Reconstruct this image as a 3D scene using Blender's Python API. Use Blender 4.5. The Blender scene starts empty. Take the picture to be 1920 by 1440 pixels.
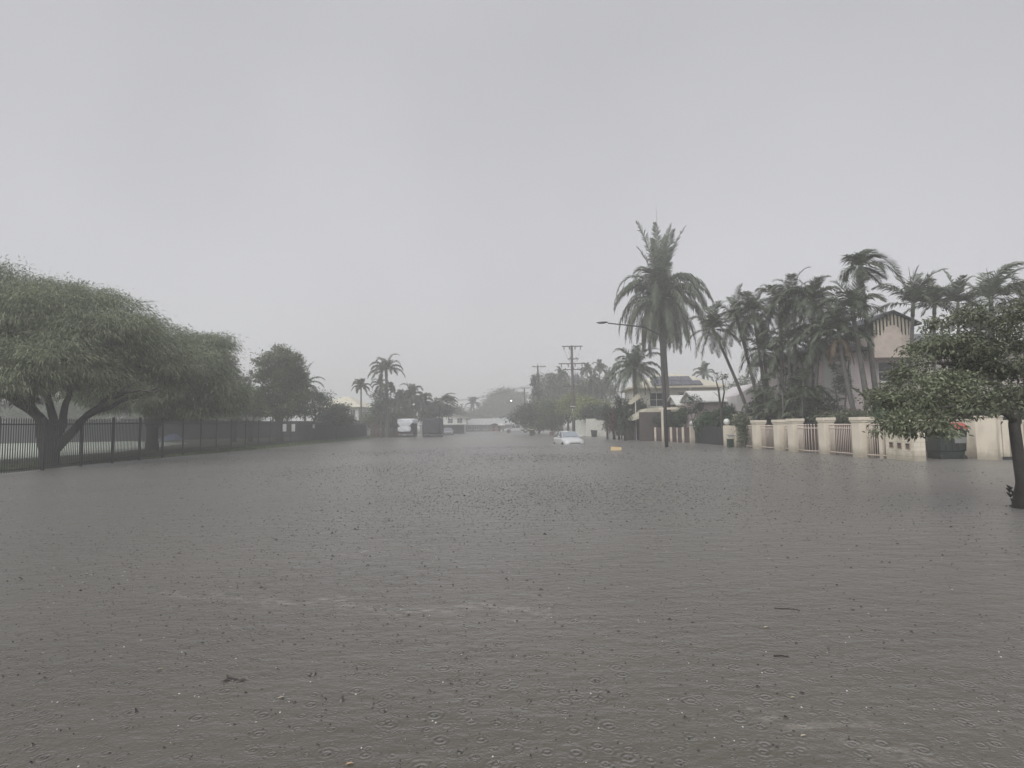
import bpy, bmesh, math, random
import numpy as np
from mathutils import Vector, Matrix, Euler
R = math.radians
SC = bpy.context.scene
COL = SC.collection
# ---------------------------------------------------------------- camera
F = 1100.0                      # focal length in pixels of the 1920 px wide photograph
cam_d = bpy.data.cameras.new('camera'); cam = bpy.data.objects.new('camera', cam_d); COL.objects.link(cam)
cam_d.sensor_width = 36; cam_d.lens = 36 * F / 1920; cam_d.clip_start = .05; cam_d.clip_end = 3000
HC = 1.55
CR = Matrix.Rotation(R(90 + 4.06), 3, 'X') @ Matrix.Rotation(R(-.8), 3, 'Z')
cam.matrix_world = Matrix.Translation((0, 0, HC)) @ CR.to_4x4()
SC.camera = cam
# ---------------------------------------------------------------- sky, sun, exposure
SUN_EL, SUN_AZ = R(48), R(215)
w = bpy.data.worlds.new('World'); SC.world = w; w.use_nodes = True
nt = w.node_tree; nt.nodes.clear()
out = nt.nodes.new('ShaderNodeOutputWorld'); bg = nt.nodes.new('ShaderNodeBackground'); bg.inputs[1].default_value = .1
sky = nt.nodes.new('ShaderNodeTexSky'); sky.sky_type = 'NISHITA'; sky.sun_disc = False
sky.sun_elevation = SUN_EL; sky.sun_rotation = SUN_AZ; sky.dust_density = 6; sky.air_density = 1
hs = nt.nodes.new('ShaderNodeHueSaturation'); hs.inputs['Saturation'].default_value = .12
tc = nt.nodes.new('ShaderNodeTexCoord'); sep = nt.nodes.new('ShaderNodeSeparateXYZ')
ramp = nt.nodes.new('ShaderNodeValToRGB')          # cloud deck: brighter low down, a little darker overhead
e = ramp.color_ramp.elements
e[0].position = 0; e[0].color = (.640, .642, .646, 1); e[1].position = 1; e[1].color = (.48, .482, .525, 1)
m = e.new(.25); m.color = (.590, .592, .625, 1); m = e.new(.55); m.color = (.50, .502, .53, 1)
nz = nt.nodes.new('ShaderNodeTexNoise'); nz.inputs['Scale'].default_value = 2.2; nz.inputs['Detail'].default_value = 3; nz.inputs['Roughness'].default_value = .45
mr = nt.nodes.new('ShaderNodeMapRange'); mr.inputs[1].default_value = .3; mr.inputs[2].default_value = .7; mr.inputs[3].default_value = 7.35; mr.inputs[4].default_value = 8.15
mul = nt.nodes.new('ShaderNodeVectorMath'); mul.operation = 'SCALE'
mix = nt.nodes.new('ShaderNodeMix'); mix.data_type = 'RGBA'; mix.inputs[0].default_value = .10
L = nt.links.new
L(tc.outputs['Generated'], sep.inputs[0]); L(sep.outputs[2], ramp.inputs[0]); L(tc.outputs['Generated'], nz.inputs[0])
L(nz.outputs[0], mr.inputs[0]); L(ramp.outputs[0], mul.inputs[0]); L(mr.outputs[0], mul.inputs['Scale'])
L(sky.outputs[0], hs.inputs['Color']); L(mul.outputs[0], mix.inputs[6]); L(hs.outputs[0], mix.inputs[7])
L(mix.outputs[2], bg.inputs[0]); L(bg.outputs[0], out.inputs[0])
sd = bpy.data.lights.new('sun', 'SUN'); sd.energy = 1.5; sd.angle = R(60); sd.color = (1, .985, .96)
sun = bpy.data.objects.new('sun', sd); COL.objects.link(sun)
sun.rotation_euler = (R(90) - SUN_EL, 0, R(180) - SUN_AZ)       # soft sun placed behind the camera, to the left, to brighten the facing walls
SC.view_settings.view_transform = 'Standard'; SC.view_settings.look = 'None'
SC.view_settings.exposure = .50; SC.view_settings.gamma = 1
SC.cycles.volume_bounces = 2; SC.cycles.max_bounces = 6; SC.cycles.transparent_max_bounces = 8
SC.cycles.diffuse_bounces = 3; SC.cycles.glossy_bounces = 2; SC.cycles.transmission_bounces = 2

def W(x, y, Y):                 # the point seen at photograph pixel (x, y) at depth Y
    d = CR @ Vector(((x - 960) / F, -(y - 720) / F, -1)); t = Y / d.y
    return Vector((d.x * t, Y, HC + d.z * t))
def G(x, y, z=0):               # the point of the water seen at pixel (x, y)
    d = CR @ Vector(((x - 960) / F, -(y - 720) / F, -1)); t = (z - HC) / d.z
    return Vector((d.x * t, d.y * t, z))
# ---------------------------------------------------------------- materials
MATS = {}
def mat(name, color, rough=.7, var=.12, scale=3., bump=0., bscale=20., metal=0., pattern=None, spec=.5, coat=0, trans=0, emit=0, fine=0, stain=None, coords='Object', tide=False):
    if name in MATS: return MATS[name]
    m = bpy.data.materials.new(name); m.use_nodes = True; t = m.node_tree; n = t.nodes; L = t.links.new
    b = n['Principled BSDF']; b.inputs['Roughness'].default_value = rough; b.inputs['Metallic'].default_value = metal
    b.inputs['Specular IOR Level'].default_value = spec
    if coat: b.inputs['Coat Weight'].default_value = coat; b.inputs['Coat Roughness'].default_value = .08
    co = n.new('ShaderNodeTexCoord')
    nz = n.new('ShaderNodeTexNoise'); nz.inputs['Scale'].default_value = scale; nz.inputs['Detail'].default_value = 5
    L(co.outputs[coords], nz.inputs[0])
    mr = n.new('ShaderNodeMapRange'); mr.inputs[1].default_value = .25; mr.inputs[2].default_value = .75
    mr.inputs[3].default_value = 1 - var; mr.inputs[4].default_value = 1 + var; L(nz.outputs[0], mr.inputs[0])
    sc = n.new('ShaderNodeVectorMath'); sc.operation = 'SCALE'; sc.inputs[0].default_value = color[:3]
    L(mr.outputs[0], sc.inputs['Scale']); last = sc.outputs[0]
    if pattern == 'leaf':       # each leaf its own shade of green
        g = n.new('ShaderNodeNewGeometry'); m2 = n.new('ShaderNodeMapRange'); m2.inputs[3].default_value = .55; m2.inputs[4].default_value = 1.5
        L(g.outputs['Random Per Island'], m2.inputs[0]); s2 = n.new('ShaderNodeVectorMath'); s2.operation = 'SCALE'
        L(last, s2.inputs[0]); L(m2.outputs[0], s2.inputs['Scale']); last = s2.outputs[0]
    if stain:
        n3 = n.new('ShaderNodeTexNoise'); n3.inputs['Scale'].default_value = stain[1]; n3.inputs['Detail'].default_value = 6
        mp = n.new('ShaderNodeMapping'); mp.inputs['Scale'].default_value = (1, 1, .25); L(co.outputs[coords], mp.inputs[0]); L(mp.outputs[0], n3.inputs[0])
        m3 = n.new('ShaderNodeMapRange'); m3.inputs[1].default_value = .5; m3.inputs[2].default_value = .72; m3.inputs[4].default_value = stain[2]; L(n3.outputs[0], m3.inputs[0])
        mx = n.new('ShaderNodeMix'); mx.data_type = 'RGBA'; mx.inputs[7].default_value = (*stain[0], 1)
        L(m3.outputs[0], mx.inputs[0]); L(last, mx.inputs[6]); last = mx.outputs[2]
    if tide:                    # damp dirty band just above the water
        sz = n.new('ShaderNodeSeparateXYZ'); L(co.outputs['Object'], sz.inputs[0]); nn = n.new('ShaderNodeTexNoise'); nn.inputs['Scale'].default_value = 5; nn.inputs['Detail'].default_value = 5; L(co.outputs['Object'], nn.inputs[0])
        ma = n.new('ShaderNodeMath'); ma.operation = 'MULTIPLY_ADD'; ma.inputs[1].default_value = -.45; L(nn.outputs[0], ma.inputs[0]); L(sz.outputs[2], ma.inputs[2])
        m4 = n.new('ShaderNodeMapRange'); m4.inputs[1].default_value = -.12; m4.inputs[2].default_value = .22; m4.inputs[3].default_value = .62; m4.inputs[4].default_value = 0; L(ma.outputs[0], m4.inputs[0])
        mx = n.new('ShaderNodeMix'); mx.data_type = 'RGBA'; mx.inputs[7].default_value = (.27, .24, .18, 1); L(m4.outputs[0], mx.inputs[0]); L(last, mx.inputs[6]); last = mx.outputs[2]
    h = None
    if pattern in ('boards', 'corr', 'planks'):
        wv = n.new('ShaderNodeTexWave'); wv.wave_type = 'BANDS'; wv.bands_direction = {'boards': 'Z', 'corr': 'X', 'planks': 'X'}[pattern]
        wv.wave_profile = 'SAW' if pattern == 'boards' else 'SIN'; wv.inputs['Scale'].default_value = fine or 3; L(co.outputs[coords], wv.inputs[0]); h = wv.outputs[1]
    if pattern == 'brick':
        br = n.new('ShaderNodeTexBrick'); br.inputs['Scale'].default_value = 1; br.inputs['Brick Width'].default_value = fine or .39; br.inputs['Row Height'].default_value = (fine or .39) * .45
        br.inputs['Mortar Size'].default_value = .012
        mp = n.new('ShaderNodeMapping'); mp.inputs['Rotation'].default_value = (R(90), 0, 0)
        sx = n.new('ShaderNodeSeparateXYZ'); cx = n.new('ShaderNodeCombineXYZ'); ad = n.new('ShaderNodeMath'); ad.operation = 'ADD'
        L(co.outputs[coords], sx.inputs[0]); L(sx.outputs[0], ad.inputs[0]); L(sx.outputs[1], ad.inputs[1]); L(ad.outputs[0], cx.inputs[0]); L(sx.outputs[2], cx.inputs[1])
        L(cx.outputs[0], br.inputs[0]); L(last, br.inputs[1]); L(last, br.inputs[2])
        dk = n.new('ShaderNodeVectorMath'); dk.operation = 'SCALE'; dk.inputs['Scale'].default_value = .8; L(last, dk.inputs[0]); L(dk.outputs[0], br.inputs[3]); last = br.outputs[0]; h = br.outputs[1]
    L(last, b.inputs['Base Color'])
    if bump or h is not None:
        bp = n.new('ShaderNodeBump'); bp.inputs['Strength'].default_value = bump or .4; bp.inputs['Distance'].default_value = .02
        if h is None:
            n2 = n.new('ShaderNodeTexNoise'); n2.inputs['Scale'].default_value = bscale; n2.inputs['Detail'].default_value = 6; L(co.outputs[coords], n2.inputs[0]); h = n2.outputs[0]
        L(h, bp.inputs['Height']); L(bp.outputs[0], b.inputs['Normal'])
    if trans:
        tr = n.new('ShaderNodeBsdfTranslucent'); ms = n.new('ShaderNodeMixShader'); ms.inputs[0].default_value = trans
        L(last, tr.inputs[0]); L(b.outputs[0], ms.inputs[1]); L(tr.outputs[0], ms.inputs[2]); L(ms.outputs[0], n['Material Output'].inputs[0])
    if emit: b.inputs['Emission Color'].default_value = (1, .97, .9, 1); b.inputs['Emission Strength'].default_value = emit
    MATS[name] = m; return m
def leafm(name, c, rough=.55, var=.3): return mat(name, tuple(q * 1.4 for q in c), rough, var, .6, pattern='leaf', trans=.22, spec=.35)
M_BARK = mat('bark', (.085, .075, .065), .9, .35, 4, .8, 25)
M_BARKW = mat('wet_bark', (.05, .045, .04), .75, .35, 4, .8, 25)
M_PALMT = mat('palm_trunk', (.12, .115, .105), .85, .3, 3, .6, 14)
M_RAIN = leafm('rain_tree_leaf', (.135, .155, .095)); M_OLIVE = leafm('olive_leaf', (.075, .09, .045)); M_DARKL = leafm('dark_leaf', (.045, .065, .04))
M_LIME = leafm('yellow_green_leaf', (.16, .18, .06)); M_GLOSS = leafm('glossy_leaf', (.125, .14, .09), .45, .45); M_HEDGE = leafm('hedge_leaf', (.07, .115, .06))
M_PALM = leafm('palm_leaf', (.085, .10, .068), .45); M_PALML = leafm('pale_palm_leaf', (.10, .125, .085), .45); M_DEAD = leafm('dead_frond', (.13, .095, .065), .8)
M_GRASS = leafm('grass_blade', (.09, .12, .045), .7)
M_REDL = leafm('red_leaf', (.13, .07, .06), .6)
M_CREAM = mat('cream_render', (.76, .69, .57), .8, .07, 1.5, .15, 60, stain=((.35, .31, .24), 2.2, .6), tide=True)
M_CREAMB = mat('cream_block', (.76, .69, .57), .8, .05, 1.5, .12, pattern='brick', fine=.4, stain=((.38, .34, .26), 2.2, .5), tide=True)
M_RAIL = mat('painted_rail', (.62, .53, .46), .45, .05)
M_WHITE = mat('white_paint', (.72, .72, .70), .45, .05, 2, stain=((.4, .4, .37), 2, .3))
M_BLACK = mat('black_steel', (.028, .030, .030), .5, .1)
M_CLOTH = mat('shade_cloth', (.035, .037, .045), .9, .15, 2, .2, 60)
M_GLASS = mat('window_glass', (.03, .035, .04), .08, .1)
M_DKTRIM = mat('dark_trim', (.07, .075, .085), .6)
M_CONC = mat('concrete', (.34, .33, .30), .85, .15, 3, .2, 40)
M_WOOD = mat('weathered_pole_wood', (.085, .068, .062), .85, .25, 3, .5, 30)
M_GALV = mat('galvanised_steel', (.18, .18, .18), .45, .15, 5, metal=.5)
M_INS = mat('insulator_porcelain', (.06, .045, .04), .3)
# ---------------------------------------------------------------- mesh helpers
class MB:
    def __init__(s): s.v = []; s.f = []
    def add(s, vs, fs):
        o = len(s.v); s.v += [tuple(p) for p in vs]; s.f += [tuple(i + o for i in f) for f in fs]; return s
    def box(s, x0, x1, y0, y1, z0, z1, bev=0):
        if bev:
            bm = bmesh.new(); bmesh.ops.create_cube(bm, size=1)
            for v in bm.verts: v.co = Vector(((x0 + x1) / 2 + v.co.x * (x1 - x0), (y0 + y1) / 2 + v.co.y * (y1 - y0), (z0 + z1) / 2 + v.co.z * (z1 - z0)))
            bmesh.ops.bevel(bm, geom=list(bm.edges), offset=bev, segments=2, affect='EDGES', profile=.5)
            bm.verts.index_update(); s.add([v.co for v in bm.verts], [[v.index for v in f.verts] for f in bm.faces]); bm.free(); return s
        return s.add([(x0, y0, z0), (x1, y0, z0), (x1, y1, z0), (x0, y1, z0), (x0, y0, z1), (x1, y0, z1), (x1, y1, z1), (x0, y1, z1)],
                     [(3, 2, 1, 0), (4, 5, 6, 7), (0, 1, 5, 4), (1, 2, 6, 5), (2, 3, 7, 6), (3, 0, 4, 7)])
    def tube(s, pts, rad, n=8, cap=True):
        pts = [Vector(p) for p in pts]; rad = rad if hasattr(rad, '__len__') else [rad] * len(pts)
        vs = []; up = Vector((0, 0, 1)); prev = None
        for i, p in enumerate(pts):
            d = (pts[min(i + 1, len(pts) - 1)] - pts[max(i - 1, 0)]).normalized()
            a = prev - d * prev.dot(d) if prev is not None else d.cross(Vector((1, 0, 0)) if abs(d.x) < .8 else up)
            a.normalize(); prev = a; b = d.cross(a)
            for k in range(n):
                t = 2 * math.pi * k / n; vs.append(p + (a * math.cos(t) + b * math.sin(t)) * rad[i])
        fs = [(i * n + k, i * n + (k + 1) % n, (i + 1) * n + (k + 1) % n, (i + 1) * n + k) for i in range(len(pts) - 1) for k in range(n)]
        if cap: fs += [tuple(range(n - 1, -1, -1)), tuple((len(pts) - 1) * n + k for k in range(n))]
        return s.add(vs, fs)
    def lathe(s, prof, c=(0, 0, 0), n=16):
        vs = [(c[0] + r * math.cos(2 * math.pi * k / n), c[1] + r * math.sin(2 * math.pi * k / n), c[2] + z) for r, z in prof for k in range(n)]
        fs = [(i * n + k, i * n + (k + 1) % n, (i + 1) * n + (k + 1) % n, (i + 1) * n + k) for i in range(len(prof) - 1) for k in range(n)]
        return s.add(vs, fs + [tuple(range(n - 1, -1, -1)), tuple((len(prof) - 1) * n + k for k in range(n))])
    def ball(s, c, r, n=12, sq=1):
        return s.lathe([(max(1e-3, r * math.sin(math.pi * i / n)), -r * sq * math.cos(math.pi * i / n)) for i in range(n + 1)], c, n + 4)
    def prism(s, poly, a, b, axis='y'):          # poly in the two other axes, pushed from a to b along axis
        f = {'y': lambda p, t: (p[0], t, p[1]), 'x': lambda p, t: (t, p[0], p[1]), 'z': lambda p, t: (p[0], p[1], t)}[axis]
        n = len(poly)
        return s.add([f(p, a) for p in poly] + [f(p, b) for p in poly], [tuple(range(n)), tuple(range(2 * n - 1, n - 1, -1))] + [(i, i + n, (i + 1) % n + n, (i + 1) % n) for i in range(n)])
    def build(s, name, m, parent=None, smooth=False, bev=0):
        me = bpy.data.meshes.new(name); me.from_pydata(s.v, [], s.f)
        bm = bmesh.new(); bm.from_mesh(me); bmesh.ops.recalc_face_normals(bm, faces=bm.faces); bm.to_mesh(me); bm.free()
        me.materials.append(m)
        if smooth: me.shade_smooth()
        o = bpy.data.objects.new(name, me); COL.objects.link(o)
        if parent is not None: o.parent = parent
        if bev: md = o.modifiers.new('bevel', 'BEVEL'); md.width = bev; md.segments = 2
        return o
def tag(o, label=None, cat=None, group=None, kind=None):
    if label: o['label'] = label
    if cat: o['category'] = cat
    if group: o['group'] = group
    if kind: o['kind'] = kind
    return o
def thing(name, label, cat, loc=(0, 0, 0), rz=0, group=None):
    o = bpy.data.objects.new(name, None); COL.objects.link(o); o.location = loc; o.rotation_euler = (0, 0, rz); o.empty_display_size = .3
    return tag(o, label, cat, group)
def copy_tree(o, parent=None):
    c = o.copy(); COL.objects.link(c); c.parent = parent
    for ch in list(o.children): copy_tree(ch, c)
    return c
def npmesh(name, V, k, m, parent=None, kind=None):   # V: (N,k,3) separate k-gons
    V = np.asarray(V, dtype=np.float32); N = V.shape[0]
    me = bpy.data.meshes.new(name); me.vertices.add(N * k); me.loops.add(N * k); me.polygons.add(N)
    me.vertices.foreach_set('co', V.ravel()); me.loops.foreach_set('vertex_index', np.arange(N * k, dtype=np.int32))
    me.polygons.foreach_set('loop_start', np.arange(0, N * k, k, dtype=np.int32)); me.update(calc_edges=True); me.validate()
    me.materials.append(m); o = bpy.data.objects.new(name, me); COL.objects.link(o)
    if parent is not None: o.parent = parent
    if kind: o['kind'] = kind
    return o
def unit(a): return a / np.maximum(np.linalg.norm(a, axis=-1, keepdims=True), 1e-6)
def leaf_cloud(lobes, clumps, per, cr, LL, LW, droop=.3, seed=0, shell=(.72, 1.03), inner=.25, minz=-.75, wind=0., flat=.6, out=.8):
    """lobes [(centre, (rx,ry,rz))] -> (N,4,3) rhombic leaves gathered in clumps over each lobe's surface, some inside"""
    r = np.random.default_rng(seed); res = []
    wts = np.array([l[1][0] * l[1][2] for l in lobes]); wts = wts / wts.sum()
    for (c, rad), wt in zip(lobes, wts):
        n = max(3, int(clumps * wt)); d = unit(r.normal(size=(n * 3, 3))); d = d[d[:, 2] > minz][:n]; n = len(d)
        rr = r.uniform(shell[0], shell[1], (n, 1)); q = r.random((n, 1)) < inner; rr = np.where(q, r.uniform(.25, .75, (n, 1)), rr)
        cc = np.array(c) + d * np.array(rad) * rr
        s = r.uniform(.5, 1.35, (n, 1, 1)) * cr
        off = r.normal(size=(n, per, 3)) * s * .5 * np.array([1, 1, flat])
        p = cc[:, None, :] + off
        dr = unit(d[:, None, :] * out + unit(off) * .6 + r.normal(size=(n, per, 3)) * .45 + np.array([wind, 0, -droop]))
        side = unit(np.cross(dr, r.normal(size=(n, per, 3)) * .6 + np.array([0, 0, 1.])))
        ll = LL * r.uniform(.6, 1.25, (n, per, 1)); lw = LW * r.uniform(.7, 1.2, (n, per, 1))
        mid = p + dr * ll * .45
        tip = p + dr * ll + np.array([0, 0, -1]) * ll * droop * .5
        res.append(np.stack([p, mid + side * lw * .5, tip, mid - side * lw * .5], axis=2).reshape(-1, 4, 3))
    return np.concatenate(res)
def lumpy(lobes, k=6, s=.5, seed=0):
    rr = np.random.default_rng(seed); o = []
    for c, rad in lobes:
        o.append((tuple(c), tuple(np.array(rad) * .72)))
        for _ in range(k):
            d = unit(rr.normal(size=3) + np.array([0, 0, .25])); q = s * rr.uniform(.7, 1.25)
            o.append((tuple(np.array(c) + d * np.array(rad) * (1 - q * .55)), tuple(np.array(rad) * q * np.array([1, 1, .75]))))
    return o
def limbs(mb, base, tops, r0, fork=.35, seed=0, wob=.12, n=8, twigs=0):
    rg = random.Random(seed); base = Vector(base)
    for i, t in enumerate(tops):
        t = Vector(t); d = t - base; L_ = d.length; pts = []; rad = []
        for k in range(8):
            u = k / 7; p = base + Vector((d.x * u ** 1.25, d.y * u ** 1.25, d.z * (u ** .8)))
            if 0 < k < 7: p += Vector((rg.uniform(-1, 1), rg.uniform(-1, 1), rg.uniform(-.6, .6))) * L_ * wob * .4
            pts.append(p); rad.append(r0 * (1 - .85 * u))
        mb.tube(pts, rad, n)
        for _ in range(twigs):
            k = rg.randint(2, 6); q = pts[k] + Vector((rg.uniform(-1, 1), rg.uniform(-1, 1), rg.uniform(.1, .9))) * L_ * .35
            mb.tube([pts[k], (pts[k] + q) / 2 + Vector((0, 0, .08 * L_)), q], [rad[k] * .55, rad[k] * .35, .01], 5)
    return mb
def tree(name, label, loc, lobes, m, clumps, per, cr, LL, LW, trunk_r=.2, trunk_h=1.5, seed=0, bark=None, group=None, twigs=2, cat='tree', branch=True, lump=True, parts=('trunk', 'crown'), **kw):
    t = thing(name, label, cat, loc, 0, group)
    mb = MB()
    if trunk_h > 0: mb.tube([(0, 0, -.5), (0, 0, trunk_h * .5), (.03, 0, trunk_h)], [trunk_r * 1.35, trunk_r * 1.02, trunk_r * .9], 10)
    if branch: limbs(mb, (0, 0, max(0, trunk_h - .1)), [l[0] for l in lobes], trunk_r * .7, seed=seed, twigs=twigs)
    if mb.v: mb.build(parts[0], bark or M_BARK, t, True)
    npmesh(parts[1], leaf_cloud(lumpy(lobes, 4, .5, seed) if lump else lobes, clumps, per, cr, LL, LW, seed=seed, **kw), 4, m, t)
    return t
# palms ----------------------------------------------------------
def frond_geo(base, az, el, Lf, droop, leaf, wind=0., seed=0, hang=.6, nl=34, lw=.045, kinkz=0):
    """one pinnate frond: returns rachis points and leaflet quads/tris (as degenerate quads)"""
    r = np.random.default_rng(seed); n = 16; p = np.array(base, float); pts = [p.copy()]
    d = np.array([math.cos(az) * math.cos(el), math.sin(az) * math.cos(el), math.sin(el)])
    for i in range(n):
        u = (i + 1) / n
        d = d + np.array([wind * .12, 0, -droop * (.3 + 1.5 * u) / n * 1.3]); d /= np.linalg.norm(d); p = p + d * Lf / n; pts.append(p.copy())
    pts = np.array(pts); T = np.linspace(.12, .995, nl); res = []
    for t in T:
        f = t * n; i = min(int(f), n - 1); q = pts[i] + (pts[i + 1] - pts[i]) * (f - i); tg = unit(pts[i + 1] - pts[i])
        sd = np.cross(tg, [0, 0, 1.]); 
        if np.linalg.norm(sd) < .15: sd = np.array([-math.sin(az), math.cos(az), 0])
        sd = unit(sd); upv = np.cross(sd, tg)
        ll = leaf * (math.sin(math.pi * min(1, .18 + .80 * t)) ** .6) * r.uniform(.8, 1.1)
        for s in (-1, 1):
            a = unit(sd * s * (1. - .35 * t) + tg * (.45 + .5 * t) + upv * r.uniform(.0, .35) + r.normal(size=3) * .1 + np.array([wind * .35, 0, -hang * .35]))
            b = unit(a + np.array([wind * .3, 0, -hang * r.uniform(.8, 1.6)]))
            m1 = q + a * ll * .5; tip = m1 + b * ll * .5; wv = unit(np.cross(a, [0, 0, 1.]) + 1e-4) * lw * .5
            wv = unit(tg + upv * .2) * lw * .5
            res.append([q - wv * .5, q + wv * .5, m1 + wv, m1 - wv]); res.append([m1 - wv, m1 + wv, tip + wv * .12, tip - wv * .12])
    return pts, res
def add_frond(parent, m, **k):
    pts, res = frond_geo(**k)
    mb = MB(); rr = np.linspace(.028, .006, len(pts)) * max(.5, k['Lf'] / 3); mb.tube(pts[::2], list(rr[::2]), 4)
    V = [v for q in res for v in q]; F_ = [tuple(range(4 * i, 4 * i + 4)) for i in range(len(res))]
    mb.add(V, F_)
    me = bpy.data.meshes.new('frond'); me.from_pydata(mb.v, [], mb.f); me.materials.append(m); o = bpy.data.objects.new('frond', me); COL.objects.link(o); o.parent = parent
    return o
def palm(name, label, base, top, fr, m, tr=.12, group=None, bend=.0, seed=0, specs=None, nfr=13, droop=1.5, leaf=.45, wind=.0, hang=.6, nl=34, lw=.045, spear=0, shaft=True, skirt=0, one=False, elmin=-15, elmax=80, bark=None):
    """palm with its foot at base and the crown centre at top (world points)"""
    rg = random.Random(seed); base = Vector(base); top = Vector(top) - base
    t = thing(name, label, 'palm tree', base, 0, group); mb = MB(); pts = []
    for k in range(9):
        u = k / 8; pts.append(Vector((top.x * (u + bend * u * (1 - u)), top.y * u, -.5 + (top.z + .5) * u)))
    mb.tube(pts, [tr * (1.25 - .5 * k / 8) * (1.25 if k == 0 else 1) for k in range(9)], 9)
    mb.build('trunk', bark or M_PALMT, t, True)
    if shaft:
        d = (pts[-1] - pts[-2]).normalized(); s_ = MB(); s_.tube([pts[-1] - d * fr * .28, pts[-1], pts[-1] + d * fr * .12], [tr * .95, tr * .9, tr * .3], 8); s_.build('crownshaft', M_PALML, t, True)
    allq = []; allr = MB()
    if one: lw *= 1.35; nl = int(nl * 1.4); leaf *= 1.15
    specs = specs or [(k * 137.5 + rg.uniform(-25, 25), elmin + (elmax - elmin) * (k / max(1, nfr - 1)) ** .8 + rg.uniform(-8, 8), rg.uniform(.85, 1.1), 1) for k in range(nfr)]
    for i, (az, el, ls, ds) in enumerate(specs):
        kw = dict(base=tuple(top), az=R(az), el=R(el), Lf=fr * ls, droop=droop * ds, leaf=leaf * (.8 if el > 64 and not one else 1), wind=wind, seed=seed * 97 + i, hang=hang * (.2 if el > 64 else 1), nl=nl, lw=lw)
        if one:
            p_, q_ = frond_geo(**kw); allq += q_; allr.tube(p_[::3], [.035, .03, .025, .02, .015, .01][:len(p_[::3])], 3)
        else: add_frond(t, m, **kw)
    if one:
        V = [v for q in allq for v in q]; allr.add(V, [tuple(range(4 * i, 4 * i + 4)) for i in range(len(allq))])
        me = bpy.data.meshes.new('crown'); me.from_pydata(allr.v, [], allr.f); me.materials.append(m); o = bpy.data.objects.new('crown', me); COL.objects.link(o); o.parent = t
    for i in range(skirt): 
        o = add_frond(t, M_DEAD, base=tuple(top * .97), az=rg.uniform(0, 6.28), el=R(-25), Lf=fr * .8, droop=3, leaf=leaf * .7, wind=wind * .5, seed=seed * 31 + i, hang=1.2, nl=26, lw=lw)
        o.name = 'dead_frond'
    if spear: s_ = MB(); s_.tube([top, top + Vector((-.02, 0, spear * .5)), top + Vector((-.12, 0, spear))], [.05, .03, .008], 5); s_.build('spear_leaf', m, t)
    return t
# ================================================================ SETTING
FENCE = [(-18.6, 12), (-18.9, 21.6), (-19.9, 33), (-20.6, 42), (-20.9, 62), (-21.6, 88)]
def fence_x(Y): return float(np.interp(Y, [p[1] for p in FENCE], [p[0] for p in FENCE]))
def sst(a, b, x): t = np.clip((x - a) / (b - a), 0, 1); return t * t * (3 - 2 * t)
def ground_z(X, Y):
    X = np.asarray(X, float); Y = np.asarray(Y, float)
    fx = np.interp(Y, [p[1] for p in FENCE], [p[0] for p in FENCE])
    verge = sst(24, 50, Y) * 1.6
    left = sst(-.35, 1.0, fx - X + verge) ; lh = .03 + .12 * sst(20, 34, Y) + .08 * sst(1, 6, fx - X)
    right = sst(13, 17, X)
    z = -.45 + left * (lh + .45) + right * .35 * (1 - left)
    z = z + sst(150, 175, Y) * (.12 - z) + .02 * np.sin(X * 1.3) * np.sin(Y * .9)
    return z
def grid(name, xs, ys, zf, m):
    X, Y = np.meshgrid(xs, ys); Z = zf(X, Y); nx, ny = len(xs), len(ys); V = np.stack([X, Y, Z], -1).reshape(-1, 3)
    f = [(j * nx + i, j * nx + i + 1, (j + 1) * nx + i + 1, (j + 1) * nx + i) for j in range(ny - 1) for i in range(nx - 1)]
    me = bpy.data.meshes.new(name); me.from_pydata(V.tolist(), [], f); me.materials.append(m); me.shade_smooth()
    o = bpy.data.objects.new(name, me); COL.objects.link(o); o['kind'] = 'structure'; return o
m_g = mat('grass_ground', (.075, .095, .045), .95, .35, 1.2, .6, 12, stain=((.10, .085, .06), .8, .6))
xs = np.concatenate([np.linspace(-480, -60, 18), np.linspace(-56, -24, 17), np.linspace(-23, -15, 33), np.linspace(-13, 13, 9), np.linspace(14, 30, 9), np.linspace(60, 480, 15)])
ys = np.concatenate([np.linspace(-60, 8, 6), np.linspace(10, 100, 91), np.linspace(105, 200, 20), np.linspace(240, 900, 12)])
grid('ground', xs, ys, ground_z, m_g)
# pale paved court behind the left fence
pm = MB(); pm.prism([(-25.0, 27.5), (-25.2, 38), (-33, 60), (-48, 74), (-75, 66), (-75, 27.5)], .19, .245, 'z')
tag(pm.build('paving', mat('pale_paving', (.40, .44, .37), .6, .1, .6)), kind='structure')
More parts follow.
